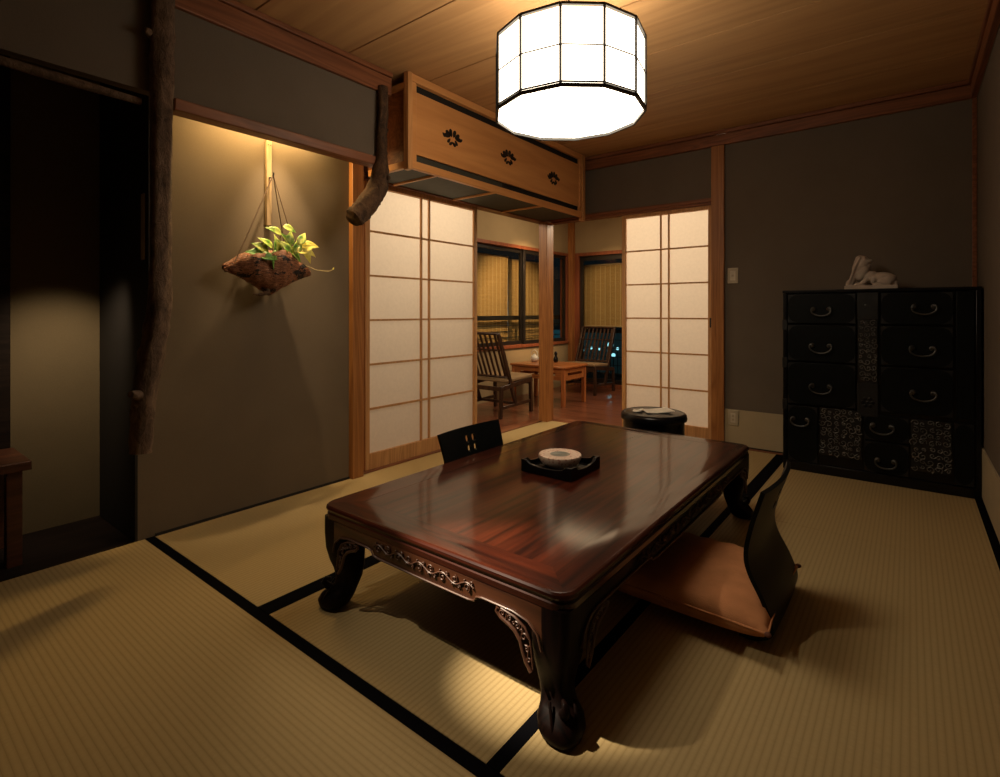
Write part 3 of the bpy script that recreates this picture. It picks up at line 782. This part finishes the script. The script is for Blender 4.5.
def cushion(cx, cy, hx, hy, z0, h, label):
    n = 28; vs = []; fs = []
    for side in (1, -1):
        for i in range(n+1):
            for j in range(n+1):
                u = -1+2*i/n; v = -1+2*j/n
                e = (1-abs(u)**3.2)*(1-abs(v)**3.2); e = max(e, 0)**.42
                cr = .06*(abs(u)*abs(v))**4; pin = 1 - .035*(1-v*v)*abs(u)**6
                pin2 = 1 - .035*(1-u*u)*abs(v)**6
                if side == -1: g_ = 1+.045*math.sin(PI*min(1,e)); pin *= g_; pin2 *= g_
                wr = .007*math.sin(21*v+3*u)*abs(u)**5 + .007*math.sin(23*u+2*v)*abs(v)**5 + .004*math.sin(3*u+2)*math.sin(4*v)
                vs.append((cx+hx*u*pin, cy+hy*v*pin2, z0 + h*.56 + (h*.44*e + wr*(e**.3) if side == 1 else -h*.56*e) ))
    W = n+1
    for i in range(n):
        for j in range(n):
            a = i*W+j; fs.append((a, a+W, a+W+1, a+1)); b2 = W*W+a; fs.append((b2, b2+1, b2+W+1, b2+W))
    o = MB().add(vs, fs).build('floor_cushion', M['cush'], smooth=70)
    tag(o, label, 'cushion', 'square floor cushions')
    pts = []
    for k in range(80):
        t = k/80*4; s = int(t); u = (t-s)*2-1
        a, b2 = {0:(u,-1),1:(1,u),2:(-u,1),3:(-1,-u)}[s]
        pin = 1 - .035*(1-b2*b2)*abs(a)**6; pin2 = 1 - .035*(1-a*a)*abs(b2)**6
        pts.append((cx+hx*a*pin, cy+hy*b2*pin2, z0+h*.56))
    pts.append(pts[0])
    MB().tube(pts, .0035, 6, caps=False).build('edge_cord', M['cush'], o, smooth=60)
    for a in (-1,1):
        for b2 in (-1,1):
            MB().ball((cx+hx*a, cy+hy*b2, z0+h*.56), (.010,.010,.007), 8, 6).build('corner_knot', M['cushpipe'], o, smooth=60)
    return o
cushion(-.610, 1.900, .292, .258, .021, .112, 'rust orange square cushion on the chair at the right side of the table')
cushion(-1.43, 1.925, .22, .25, .021, .065, 'orange cushion on the chair tucked under the left side of the table')

# ------------------------------------------------------------------ round lacquer box with papers
rb = empty('round_lacquer_box', (-1.225, 3.08, 0), 'round black lacquer box with overhanging lid standing behind the table', 'round box')
MB().lathe([(.0001,.0015),(.170,.0015),(.178,.006),(.178,.365),(.0001,.365)], (-1.225,3.08,0), 56).build('body', M['lacquer'], rb, smooth=35)
MB().lathe([(.0001,.352),(.181,.352),(.192,.354),(.194,.362),(.192,.382),(.186,.391),(.174,.396),(.168,.3925),(.160,.3945),(.10,.399),(.0001,.400)], (-1.225,3.08,0), 56).build('lid', M['lacquer'], rb, smooth=35)
def sheetpaper(cx, cy, z, w, h, rot, name, label):
    R = Matrix.Rotation(rot, 4, 'Z'); vs = []; n = 6
    for s in (0, 1):
        for i in range(n+1):
            for j in range(3):
                u = -w/2+w*i/n; v = -h/2+h*j/2
                p = R @ Vector((u, v, 0)); vs.append((cx+p.x, cy+p.y, z + .004*s + .016*abs(i/n-.3)**1.3 - .0))
    fs = []
    for i in range(n):
        for j in range(2):
            a = i*3+j; fs.append((a, a+1, a+4, a+3)); b_ = a+(n+1)*3; fs.append((b_, b_+3, b_+4, b_+1))
    T = (n+1)*3
    for i in range(n): fs.append((i*3, i*3+3, T+i*3+3, T+i*3)); fs.append((i*3+2, T+i*3+2, T+i*3+5, i*3+5))
    for j in range(2): fs.append((j, T+j, T+j+1, j+1)); a = n*3+j; fs.append((a, a+1, T+a+1, T+a))
    o = MB().add(vs, fs).build(name, M['paperwhite']); tag(o, label, 'paper'); return o
sheetpaper(-1.20, 3.075, .4005, .165, .125, .75, 'booklet', 'cream folded booklet lying on the round black box lid')
sheetpaper(-1.295, 3.01, .4005, .055, .06, .3, 'paper_slip', 'small paper slip beside the booklet on the round black box lid')

# ------------------------------------------------------------------ chest of drawers (iron bound tansu)
TF = 3.772; A0, A1, TH = -.642, .300, 1.137
ch = empty('tansu_chest', ((A0+A1)/2, 3.95, 0), 'tall black lacquered chest of drawers with iron fittings in the right corner', 'chest')
MB().box(A0, A1, TF+.012, 4.135, .0015, TH-.018).box(A0-.004, A1+.004, TF-.002, 4.135, TH-.018, TH).build('carcass', M['lacquer'], ch, bevel=.003)
ed = MB().box(A0, A0+.022, TF-.002, TF+.012, .0015, TH-.019).box(A1-.022, A1, TF-.002, TF+.012, .0015, TH-.019)
ed.box(A0+.022, A1-.022, TF-.002, TF+.012, .0015, .055)
ed.build('face_frame', M['lacquer'], ch, bevel=.002)
def PF(x, z, d=0): return (x, TF-d, z)
def drawer(x0, x1, z0, z1, handle=None, corners=True, name='drawer'):
    o = MB().box(x0+.004, x1-.004, TF-.006, TF+.011, z0+.004, z1-.004).build(name, M['lacquer_matt'], ch, bevel=.003)
    if corners:
        e = min(.055, (z1-z0)*.30)
        for (xx, sx) in ((x0+.006,1),(x1-.006,-1)):
            for (zz, sz) in ((z0+.006,1),(z1-.006,-1)):
                poly = [(xx,zz),(xx+sx*e,zz)]
                for i in range(5):
                    a = i/4*PI/2; poly.append((xx+sx*e*(1-math.sin(a)*.999), zz+sz*e*(1-math.cos(a)*.999)))
                poly.append((xx, zz+sz*e))
                MB().prism(poly, lambda a_, b_, t: (a_, TF-.006-t, b_), 0, .0025).build('corner_plate', M['ironblack'], o)
    if handle:
        hx, hz, w = handle; w *= 1.22; h = MB(); n = 16; pts = []
        for i in range(n+1):
            a = PI + PI*i/n; pts.append((hx + w*math.cos(a)*1.0, TF-.030, hz - .002 + w*.62*math.sin(a)))
        L_ = [(hx-w*.62, TF-.024, hz+.004),(hx-w*.70, TF-.026, hz+.016),(hx-w*.95, TF-.029, hz+.014),(hx-w*1.02, TF-.030, hz+.004)]
        R_ = [(2*hx-p[0], p[1], p[2]) for p in reversed(L_)]
        allp = L_ + pts[1:-1] + R_
        h.tube(allp, [.003,.004] + [.0045]*(len(allp)-4) + [.004,.003], 8)
        h.build('bail_handle', M['iron'], o, smooth=60)
        for sx in (-1, 1):
            r = MB().lathe([(.0001,.0),(.015,.0),(.014,.004),(.007,.008),(.007,.018),(.0001,.020)], (0,0,0), 14)
            r.v = [(v[0] + hx + sx*w*.8, TF-.006-v[2], v[1]+hz+.008) for v in r.v]
            r.build('rosette', M['iron'], o, smooth=50)
    return o
drawer(A0+.024, -.250, .926, TH-.022, (-.430,1.010,.042))
drawer(A0+.024, -.250, .690, .922, (-.433,.785,.047))
drawer(A0+.024, -.250, .418, .686, (-.433,.536,.047))
drawer(A0+.024, -.445, .058, .414, (-.545,.318,.040))
drawer(-.218, .0, .250, .402, (-.128,.330,.045))
drawer(-.218, .0, .058, .246, (-.110,.130,.040))
drawer(-.138, A1-.110, .926, TH-.022, (.062,1.022,.044))
drawer(-.138, A1-.110, .690, .922, (.054,.790,.046))
drawer(-.138, A1-.110, .418, .686, (.058,.541,.046))
drawer(A1-.106, A1-.024, .418, TH-.022, None, False, 'side_door')
drawer(.185, A1-.024, .058, .402, None, True, 'side_door')
def iron_plate(x0, x1, z0, z1, rows, cols, seed, name='ornate_plate'):
    o = MB().box(x0, x1, TF-.010, TF-.004, z0, z1).build(name, M['ironblack'], ch, bevel=.001)
    s = MB(); rnd = random.Random(seed)
    for i in range(rows):
        for j in range(cols):
            u = x0 + (x1-x0)*(j+.5)/cols + rnd.uniform(-.007,.007); v = z0 + (z1-z0)*(i+.5)/rows + rnd.uniform(-.007,.007)
            sz = min((x1-x0)/cols, (z1-z0)/rows)*rnd.uniform(.34,.66)
            curl(s, lambda a, b: (a, TF-.012, b), u, v, sz, rnd.uniform(0,6.28), rnd.choice((-1,1)), .0026, 1.2, 11)
            s.ball((u+sz*.8*rnd.uniform(-1,1), TF-.012, v+sz*.8*rnd.uniform(-1,1)), .004, 6, 4)
    s.build('scroll_relief', M['ironbright'], o, smooth=60); return o
iron_plate(-.244, -.150, .585, .955, 11, 3, 2)
iron_plate(-.438, -.226, .125, .412, 8, 6, 3)
iron_plate(.006, .178, .110, .395, 8, 5, 4)
lb2 = MB().box(-.248, -.146, TF-.012, TF-.004, .957, TH-.022).build('lock_bar', M['ironblack'], ch, bevel=.002)
lb = MB().box(-.248, -.146, TF-.012, TF-.004, .385, .583).build('lock_bar', M['ironblack'], ch, bevel=.002)
k = MB()
for i in range(6):
    a = 2*PI*i/6; k.ball((-.197+.024*math.cos(a), TF-.012, .468+.024*math.sin(a)), (.011,.003,.011), 10, 6)
k.ball((-.197, TF-.012, .468), (.008,.004,.008), 8, 6)
k.build('flower_boss', M['lacquer'], lb, smooth=60)
k = MB().ball((-.205, TF-.012, 1.04), (.008,.005,.008), 10, 6); k.build('stud', M['iron'], lb2, smooth=60)
for z in (.93,.69,.425): MB().box(A0-.003, A0+.026, TF-.006, TF+.05, z-.045, z+.02).build('hinge_band', M['ironblack'], ch, bevel=.002)

# stone lion on the chest (one continuous carved piece)
sc = MB(); ox, oy, oz = -.190, 3.95, TH
sc.box(ox-.133, ox+.133, oy-.05, oy+.05, oz+.001, oz+.026)
def el(dx, dy, dz_, r, rot=0): sc.ball((ox+dx, oy+dy, oz+dz_), r, 16, 10, Matrix.Rotation(rot, 4, 'Y'))
el(.050,0,.070,(.070,.040,.036),-.05); el(.082,0,.058,(.045,.044,.036)); el(.0,0,.078,(.045,.036,.034),-.3)
el(-.042,0,.110,(.034,.036,.058),.45); el(-.046,0,.166,(.042,.038,.046),.25); el(-.062,0,.140,(.034,.034,.05),.3); el(-.070,0,.120,(.022,.030,.065),.25)
el(-.092,0,.070,(.018,.028,.060),.22); el(-.108,0,.038,(.022,.028,.030),.1)
el(-.014,0,.176,(.022,.024,.014),.15); el(-.002,0,.178,(.011,.016,.010)); el(-.016,0,.148,(.020,.020,.009),-.1)
el(-.030,-.022,.185,(.010,.008,.012)); el(-.030,.022,.185,(.010,.008,.012)); el(-.058,0,.198,(.022,.024,.016),-.3)
for yy in (-.026, .026):
    el(-.030,yy,.052,(.046,.012,.014),-.75); el(-.062,yy,.032,(.024,.014,.012)); el(.070,yy*1.2,.048,(.036,.014,.026),.2); el(.040,yy*1.3,.032,(.030,.013,.010))
    el(.015,yy*1.2,.060,(.014,.010,.026),.3)
el(.112,0,.060,(.016,.022,.028)); el(.120,0,.040,(.014,.018,.018))
for i in range(7):
    a = i/6; sc.tube([(ox-.052-.016*a,oy-.034+.011*i,oz+.200-.01*a),(ox-.078-.01*a,oy-.036+.012*i,oz+.145),(ox-.098,oy-.03+.010*i,oz+.08),(ox-.112,oy-.026+.009*i,oz+.035)], [.007,.008,.008,.006], 8)
lion = sc.build('stone_lion', M['stone'])
rm = lion.modifiers.new('r', 'REMESH'); rm.mode = 'VOXEL'; rm.voxel_size = .0032; rm.use_smooth_shade = True
tag(lion, 'small pale stone guardian lion figure sitting on top of the black chest', 'figurine')

# ------------------------------------------------------------------ switches
def plate(name, x0, x1, z0, z1, y, keys, label, cat):
    o = MB().box(x0, x1, y-.008, y, z0, z1).build(name, M['switch'], bevel=.003)
    tag(o, label, cat)
    MB().box(x0+.018, x1-.018, y-.0095, y-.008, z0+.022, z1-.022).build('insert', M['switchb'], o, bevel=.001)
    kb = MB()
    for (a, b_) in keys: kb.box((x0+x1)/2-.008, (x0+x1)/2+.008, y-.012, y-.0095, z0+a, z0+b_)
    kb.build('key', M['switch'], o)
plate('light_switch', -1.076, -1.002, 1.213, 1.328, 4.150, ((.05,.065),), 'aged cream light switch on the plaster wall right of the cedar post', 'switch')
plate('wall_socket', -1.070, -1.000, .158, .272, 4.143, ((.035,.052),(.062,.080)), 'cream wall socket in the paper dado left of the chest', 'socket')

# ------------------------------------------------------------------ console table at far left
cs = empty('console_table', (-2.95, .2, 0), 'reddish wooden side table at the left edge in the dark recess', 'table')
MB().box(-3.08, -2.745, -.35, .498, .375, .410).build('top', M['console'], cs, bevel=.003)
for (lx, ly) in ((-2.79,.45),(-3.04,.45),(-2.79,-.29),(-3.04,-.29)):
    MB().box(lx-.024, lx+.024, ly-.024, ly+.024, 0, .375).build('leg', M['console'], cs, bevel=.003)
MB().box(-2.815, -2.79, -.26, .41, .30, .375).build('apron', M['console'], cs)

# ------------------------------------------------------------------ veranda room
EX, EY = -3.77, 6.45
struct('wall_veranda_left', MB().box(EX-.1, EX, 1.0, 3.3, -.05, 2.45).box(EX-.1, EX, 3.3, EY+.1, -.05, .585).box(EX-.1, EX, 3.3, EY+.1, 1.80, 2.45).box(EX-.1, EX, 6.36, EY+.1, .585, 1.80), M['plaster_warm'])
struct('wall_veranda_back', MB().box(EX, -3.70, EY, EY+.1, -.05, 2.45).box(-3.70, -1.6, EY, EY+.1, 1.80, 2.45).box(-1.6, .4, EY, EY+.1, -.05, 2.45), M['plaster_warm'])
struct('wall_veranda_end', MB().box(EX, -2.765, 1.02, 1.12, -.05, 2.45), M['plaster_warm'])
struct('wall_veranda_right', MB().box(.4, .5, 4.24, EY, -.05, 2.45), M['plaster_warm'])
struct('ceiling_veranda', MB().box(EX-.1, -2.73, 1.0, 4.24, 2.40, 2.45).box(EX-.1, .5, 4.24, EY+.1, 2.40, 2.45), M['ceil'])
# left window: frames, sashes, panes
def window(name, boxes_frame, sashes, panes, fm):
    o = MB()
    for b_ in boxes_frame: o.box(*b_)
    o = o.build(name, fm, bevel=.002); o['kind'] = 'structure'
    for s in sashes:
        q = MB()
        for b_ in s: q.box(*b_)
        q.build('sash', M['winframe'], o, bevel=.002)
    for p in panes: MB().box(*p).build('pane', M['glass'], o)
fb = [(EX-.10,EX+.015,3.30,6.36,1.775,1.815),(EX-.10,EX+.025,3.30,6.36,.565,.60),(EX-.10,EX+.012,3.30,3.335,.60,1.775),(EX-.10,EX+.012,6.325,6.36,.60,1.775)]
def sash(y0, y1, x0):
    return [(x0,x0+.03,y0,y0+.04,.60,1.775),(x0,x0+.03,y1-.04,y1,.60,1.775),(x0,x0+.03,y0+.04,y1-.04,1.735,1.775),(x0,x0+.03,y0+.04,y1-.04,.60,.645)]
window('window_1', fb, [sash(3.335,4.35,-3.81), sash(4.33,5.34,-3.845), sash(5.32,6.32,-3.81)],
       [(-3.797,-3.793,3.375,4.31,.645,1.735),(-3.832,-3.828,4.37,5.30,.645,1.735),(-3.797,-3.793,5.36,6.28,.645,1.735)], M['redframe'])
fb = [(-3.70,-1.6,EY-.012,EY+.10,1.775,1.82),(-3.70,-1.6,EY-.012,EY+.10,-.02,.03),(-3.70,-3.64,EY-.012,EY+.10,.03,1.775),(-1.66,-1.6,EY-.012,EY+.10,.03,1.775)]
def sashb(x0, x1, y0):
    return [(x0,x0+.045,y0,y0+.03,.03,1.775),(x1-.045,x1,y0,y0+.03,.03,1.775),(x0+.045,x1-.045,y0,y0+.03,1.71,1.775),(x0+.045,x1-.045,y0,y0+.03,.03,.09)]
window('window_2', fb, [sashb(-3.64,-2.62,EY+.03), sashb(-2.66,-1.66,EY+.065)],
       [(-3.595,-2.665,EY+.043,EY+.047,.09,1.71),(-2.615,-1.705,EY+.078,EY+.082,.09,1.71)], M['redframe'])
struct('trim_17', MB().box(-3.79, -3.70, 6.37, EY-.001, -.02, 2.40), M['post'], bevel=.003)
# blinds outside the windows
def blind(axis, a0, a1, f, z0, z1, label, vis=None):
    n = 20; o = MB(); vs = []; fs = []
    t = empty('bamboo_blind', (f, (a0+a1)/2, z1) if axis == 'y' else ((a0+a1)/2, f, z1), label, 'blind', 'bamboo blinds outside the windows')
    for s in (0, .006):
        for i in range(n+1):
            u = a0+(a1-a0)*i/n; w = .006*math.sin(i*1.1)
            for z in (z0, z1): vs.append((f+w-s, u, z) if axis == 'y' else (u, f+w+s, z))
    for i in range(n):
        a = i*2; fs.append((a,a+1,a+3,a+2)); b_ = a+(n+1)*2; fs.append((b_,b_+2,b_+3,b_+1))
        fs.append((a, a+2, b_+2, b_)); fs.append((a+1, b_+1, b_+3, a+3))
    MB().add(vs, fs).build('bamboo_slats', M['blind'], t)
    bar = MB()
    for z in (z0, z1):
        bar.tube([(f,a0,z),(f,a1,z)] if axis == 'y' else [(a0,f,z),(a1,f,z)], .012, 8)
    bar.build('rod', M['bamboo'], t, smooth=60)
blind('y', 3.35, 5.36, -4.06, .45, 1.70, 'golden bamboo blind behind the left chair, seen through the dark framed window')
blind('y', 5.40, 6.12, -4.08, .45, 1.68, 'narrow bamboo blind just left of the cedar corner post')
blind('x', -3.74, -2.60, 6.66, .80, 1.66, 'bamboo blind hanging behind the slatted chair at the far end')
rl = empty('balcony_railing', (-3.95, 4.8, .3), 'dark outdoor railing with thin bars outside the left window', 'railing')
MB().box(-3.965, -3.935, 3.0, 6.9, .90, .955).build('top_rail', M['winframe'], rl)
b_ = MB()
for i in range(6): b_.box(-3.955, -3.945, 3.0, 6.9, .83-.075*i, .838-.075*i)
b_.build('bar', M['winframe'], rl)
for yy in (3.0, 4.02, 5.5, 6.88): MB().box(-3.97, -3.93, yy, yy+.03, -.1, .90).build('post', M['winframe'], rl)
rl = empty('balcony_railing', (-3, 6.85, .3), 'dark outdoor railing beyond the far window behind the slatted chair', 'railing')
MB().box(-3.9, -1.5, 6.84, 6.87, .70, .75).build('top_rail', M['winframe'], rl)
b_ = MB()
for i in range(5): b_.box(-3.9, -1.5, 6.85, 6.86, .60-.12*i, .608-.12*i)
b_.build('bar', M['winframe'], rl)
for xx in (-3.9,-3.1,-2.3,-1.53): MB().box(xx, xx+.03, 6.84, 6.87, -.1, .70).build('post', M['winframe'], rl)
# garden at night
struct('ground', MB().box(-9, 3, 6.56, 12, -.3, -.2).box(-9, -3.88, 0, 6.56, -.3, -.2), M['darkfloor'])
gw = MB().box(-6.6, -6.5, 2, 12, -.2, 1.75).build('garden_wall', M['teal']); tag(gw, 'teal lit garden wall glimpsed through the window right of the corner post', 'wall')
gw = MB().box(-6.5, 2, 9.5, 9.6, -.2, .62).build('garden_wall', M['teal']); tag(gw, 'low dark garden wall beyond the far window with small blue lights', 'wall')
for i in range(7):
    x_ = -5.30+.18*i; z_ = .30 + .03*math.sin(i*2.3)
    o = MB().ball((0,0,0), (.026,.026,.026), 10, 8).build('garden_light', M['tealglow'], smooth=60)
    MB().tube([(0,0,-.02),(0,0,-z_-.19)], .006, 6).build('stake', M['frameblack'], o)
    o.location = (x_, 8.9, z_)
    tag(o, 'small glowing turquoise garden light seen through the slats of the far chair', 'garden light', 'row of turquoise garden lights')
for k,(x_, y_, z_) in enumerate(((-4.02,8.2,.44),(-4.06,8.4,.25))):
    o = MB().ball((0,0,0), .05 if k == 0 else .035, 12, 8).build('garden_light', M['tealglow'], smooth=60)
    MB().tube([(0,0,-.03),(0,0,-z_-.19)], .008, 6).build('stake', M['frameblack'], o)
    o.location = (x_, y_, z_); tag(o, ['upper','lower'][k]+' bright turquoise garden light right of the far chair, beside the right screen frame', 'garden light')
o = MB().box(-5.06, -5.0, 7.30, 7.40, 1.28, 1.54).build('garden_lantern', M['lantern'], bevel=.01)
tag(o, 'small pale hanging lantern outside the window just right of the corner post', 'lantern')
MB().tube([(-5.03,7.35,1.54),(-5.03,7.35,3.0)], .005, 6).build('hanger', M['frameblack'], o)

# slatted armless chairs
def lounge_chair(loc, rz, label, first=[None]):
    if first[0] is None:
        t = empty('slatted_chair', (0,0,0))
        w = .25
        for sx in (-1, 1):
            x_ = sx*(w-.018)
            MB().bar((x_,-.30,.815), (x_,-.02,.115), .026, .040, (0,1,0)).build('back_post', M['chairwood'], t, bevel=.004)
            MB().bar((x_,-.25,.30), (x_,-.265,0), .030, .034).build('leg', M['chairwood'], t, bevel=.003)
            MB().bar((x_,.235,.335), (x_,.245,0), .030, .034).build('leg', M['chairwood'], t, bevel=.003)
            MB().bar((x_,-.27,.285), (x_,.26,.335), .024, .045, (0,0,1)).bar((x_,-.25,.10), (x_,.24,.115), .018, .030).build('side_rail', M['chairwood'], t, bevel=.003)
        pts = [(-w+.02+(2*w-.04)*i/10, -.306-.022*math.sin(PI*i/10), .815) for i in range(11)]
        MB().tube(pts, .021, 8, flat=.7).build('top_rail', M['chairwood'], t, smooth=60)
        pts = [(-w+.02+(2*w-.04)*i/10, -.130-.018*math.sin(PI*i/10), .385) for i in range(11)]
        MB().tube(pts, .020, 8, flat=.7).build('lower_rail', M['chairwood'], t, smooth=60)
        pts = [(-w+.02+(2*w-.04)*i/10, -.238-.022*math.sin(PI*i/10), .655) for i in range(11)]
        MB().tube(pts, .010, 6).build('middle_rail', M['chairwood'], t, smooth=60)
        for i in range(8):
            u = -w+.055+(2*w-.11)*i/7; q = math.sin(PI*(u+w)/(2*w))
            MB().bar((u,-.306-.022*q,.81), (u,-.130-.018*q,.385), .022, .010, (0,1,0)).build('slat', M['chairwood'], t)
        MB().bar((-w+.02,.238,.31), (w-.02,.238,.31), .024, .05).bar((-w+.02,-.24,.28), (w-.02,-.24,.28), .024, .04).bar((-w+.02,.0,.112), (w-.02,.0,.112), .018, .028).build('stretcher', M['chairwood'], t, bevel=.003)
        MB().box(-w+.015, w-.015, -.15, .265, 0, .035, Matrix.Translation((0,0,.338)) @ Matrix.Rotation(.055, 4, 'X')).build('seat', M['seatcloth'], t, bevel=.01)
        first[0] = t
    else:
        src = first[0]; t = src.copy(); COL.objects.link(t)
        for chd in list(src.children):
            cc = chd.copy(); COL.objects.link(cc); cc.parent = t
    t.location = loc; t.rotation_euler.z = rz
    return tag(t, label, 'chair', 'slatted lounge chairs on the veranda')
lounge_chair((-3.30,4.20,-.02), 0, 'dark slatted wooden chair in profile just right of the left paper screen')
lounge_chair((-3.26,6.00,-.02), PI, 'slatted wooden chair facing the room at the far end by the bamboo blind')

# coffee table
cx0, cx1, cy0, cy1, ct = -3.60, -2.90, 4.82, 5.31, .415
cf = empty('coffee_table', ((cx0+cx1)/2, (cy0+cy1)/2, -.02), 'small orange red wooden table with slotted apron between the veranda chairs', 'table')
MB().box(cx0-.012, cx1+.012, cy0-.012, cy1+.012, ct-.026, ct).build('top', M['cofftop'], cf, bevel=.006)
for lx in (cx0+.022, cx1-.022):
    for ly in (cy0+.022, cy1-.022): MB().box(lx-.020, lx+.020, ly-.020, ly+.020, -.02, ct-.027).build('leg', M['coffleg'], cf, bevel=.003)
ap = MB()
for xx in (cx0+.008, cx1-.026):
    ap.box(xx, xx+.018, cy0+.043, cy1-.043, ct-.075, ct-.027).box(xx, xx+.018, cy0+.043, cy1-.043, ct-.15, ct-.105)
    for f_ in (0, .88): ap.box(xx, xx+.018, cy0+.043+(cy1-cy0-.086)*f_, cy0+.043+(cy1-cy0-.086)*(f_+.12), ct-.105, ct-.075)
for yy in (cy0+.008, cy1-.026):
    ap.box(cx0+.043, cx1-.043, yy, yy+.018, ct-.075, ct-.027).box(cx0+.043, cx1-.043, yy, yy+.018, ct-.15, ct-.105)
    for f_ in (0, .88): ap.box(cx0+.043+(cx1-cx0-.086)*f_, cx0+.043+(cx1-cx0-.086)*(f_+.12), yy, yy+.018, ct-.105, ct-.075)
ap.build('slotted_apron', M['cofftop'], cf)
# teapot
tp = empty('teapot', (-3.49, 5.13, ct), 'small white teapot on the coffee table left of the corner post', 'teapot')
MB().lathe([(.0001,.001),(.028,.001),(.045,.020),(.050,.042),(.040,.066),(.022,.078),(.0001,.079)], (-3.49,5.13,ct), 20).build('body', M['white'], tp, smooth=60)
MB().lathe([(.0001,.077),(.024,.077),(.018,.086),(.006,.090),(.009,.100),(.0001,.104)], (-3.49,5.13,ct), 16).build('lid', M['white'], tp, smooth=60)
MB().tube([(-3.445,5.14,ct+.035),(-3.425,5.145,ct+.055),(-3.41,5.15,ct+.08)], [.012,.009,.006], 8).build('spout', M['white'], tp, smooth=60)
MB().tube([(-3.53,5.12,ct+.06),(-3.52,5.12,ct+.12),(-3.49,5.13,ct+.14),(-3.46,5.135,ct+.12),(-3.45,5.14,ct+.065)], .004, 6).build('handle', M['white'], tp, smooth=60)
tag(MB().lathe([(.0001,.001),(.022,.001),(.028,.02),(.026,.05),(.012,.075),(.020,.10),(.014,.125),(.0001,.13)], (-3.24,5.20,ct), 16).build('dark_vase', M['lacquer'], smooth=60),
    'small dark vase on the coffee table just right of the corner post', 'vase')

# ------------------------------------------------------------------ light
def light(name, kind, loc, power, col, target=None, **k):
    d = bpy.data.lights.new(name, kind); d.energy = power; d.color = col
    for a, b in k.items(): setattr(d, a, b)
    o = bpy.data.objects.new(name, d); COL.objects.link(o); o.location = loc
    if target: o.rotation_euler = (Vector(target)-Vector(loc)).to_track_quat('-Z','Y').to_euler()
    return o
WARM = (1,.72,.42); WW = (1,.82,.60)
# ceiling pin spot above the near left of the room, plus an added wide fill
light('ceiling_spot_fill', 'SPOT', (-1.94,.02,2.33), 75, WW, (-1.0,1.15,.28), spot_size=math.radians(36), spot_blend=1, shadow_soft_size=.012)  # added wide fill for the glow on the table's near end
light('ceiling_pin_spot_lamp', 'SPOT', (-1.97,.07,2.31), 950, WW, (-.80,1.20,.10), spot_size=math.radians(12.5), spot_blend=1, shadow_soft_size=.012)
# concealed lamps behind the hanging wall of the alcove
light('alcove_strip_lamp', 'AREA', (-2.56,1.42,2.03), 11, (1,.66,.27), (-2.63,1.40,1.7), shape='RECTANGLE', size=.62, size_y=.03)
light('alcove_spot_lamp', 'SPOT', (-2.44,1.44,2.12), 62, (1,.72,.42), (-2.64,1.47,1.20), spot_size=math.radians(48), spot_blend=1, shadow_soft_size=.02)
# veranda lamps, then added spots for the blinds
light('veranda_lamp', 'AREA', (-3.50,2.65,2.1), 23, (1,.77,.51), (-2.7,2.6,.8), shape='RECTANGLE', size=1.3, size_y=.4)
light('veranda_far_lamp', 'AREA', (-1.55,5.5,2.2), 37, (1,.77,.51), (-1.56,4.2,.7), shape='RECTANGLE', size=1.3, size_y=.5)
light('veranda_ceiling_lamp', 'AREA', (-2.7,5.1,2.38), 16, WARM, (-2.7,5.1,0), shape='RECTANGLE', size=1.4, size_y=1.2)
light('veranda_blind_fill', 'SPOT', (-2.65,4.95,1.95), 150, (1,.60,.28), (-4.06,5.4,1.05), spot_size=math.radians(60), spot_blend=.7, shadow_soft_size=.03)  # added spot, brightens the left blinds through the glass
light('veranda_end_blind_fill', 'SPOT', (-2.9,5.0,2.0), 60, (1,.62,.30), (-3.15,6.66,1.2), spot_size=math.radians(44), spot_blend=.7, shadow_soft_size=.03)  # added spot, brightens the blind at the far window
# recess lamp
light('recess_lamp', 'SPOT', (-2.62,.66,1.30), 20, (1,.76,.50), (-3.14,.66,.54), spot_size=math.radians(72), spot_blend=1, shadow_soft_size=.03)
# garden
light('garden_lamp', 'POINT', (-6.1,8.6,1.1), 5, (.35,.85,1), shadow_soft_size=.1)

w = bpy.data.worlds.new('night'); S.world = w; w.use_nodes = True
bg = w.node_tree.nodes['Background']; bg.inputs[0].default_value = (.10,.20,.26,1); bg.inputs[1].default_value = .02

# ------------------------------------------------------------------ camera
cam = bpy.data.cameras.new('camera'); co = bpy.data.objects.new('camera', cam); COL.objects.link(co)
co.location = (0,0,1.0); co.rotation_euler = (PI/2, 0, math.atan(410/524.9))
cam.sensor_width = 36; cam.lens = 36*.5249; cam.shift_y = -(388.5-312)/1000; cam.clip_start = .02
S.camera = co
S.view_settings.view_transform = 'Standard'; S.view_settings.look = 'None'
S.view_settings.exposure = 0; S.view_settings.gamma = 1; S.view_settings.use_curve_mapping = False
S.cycles.max_bounces = 8; S.cycles.use_denoising = True; S.cycles.sample_clamp_indirect = 4
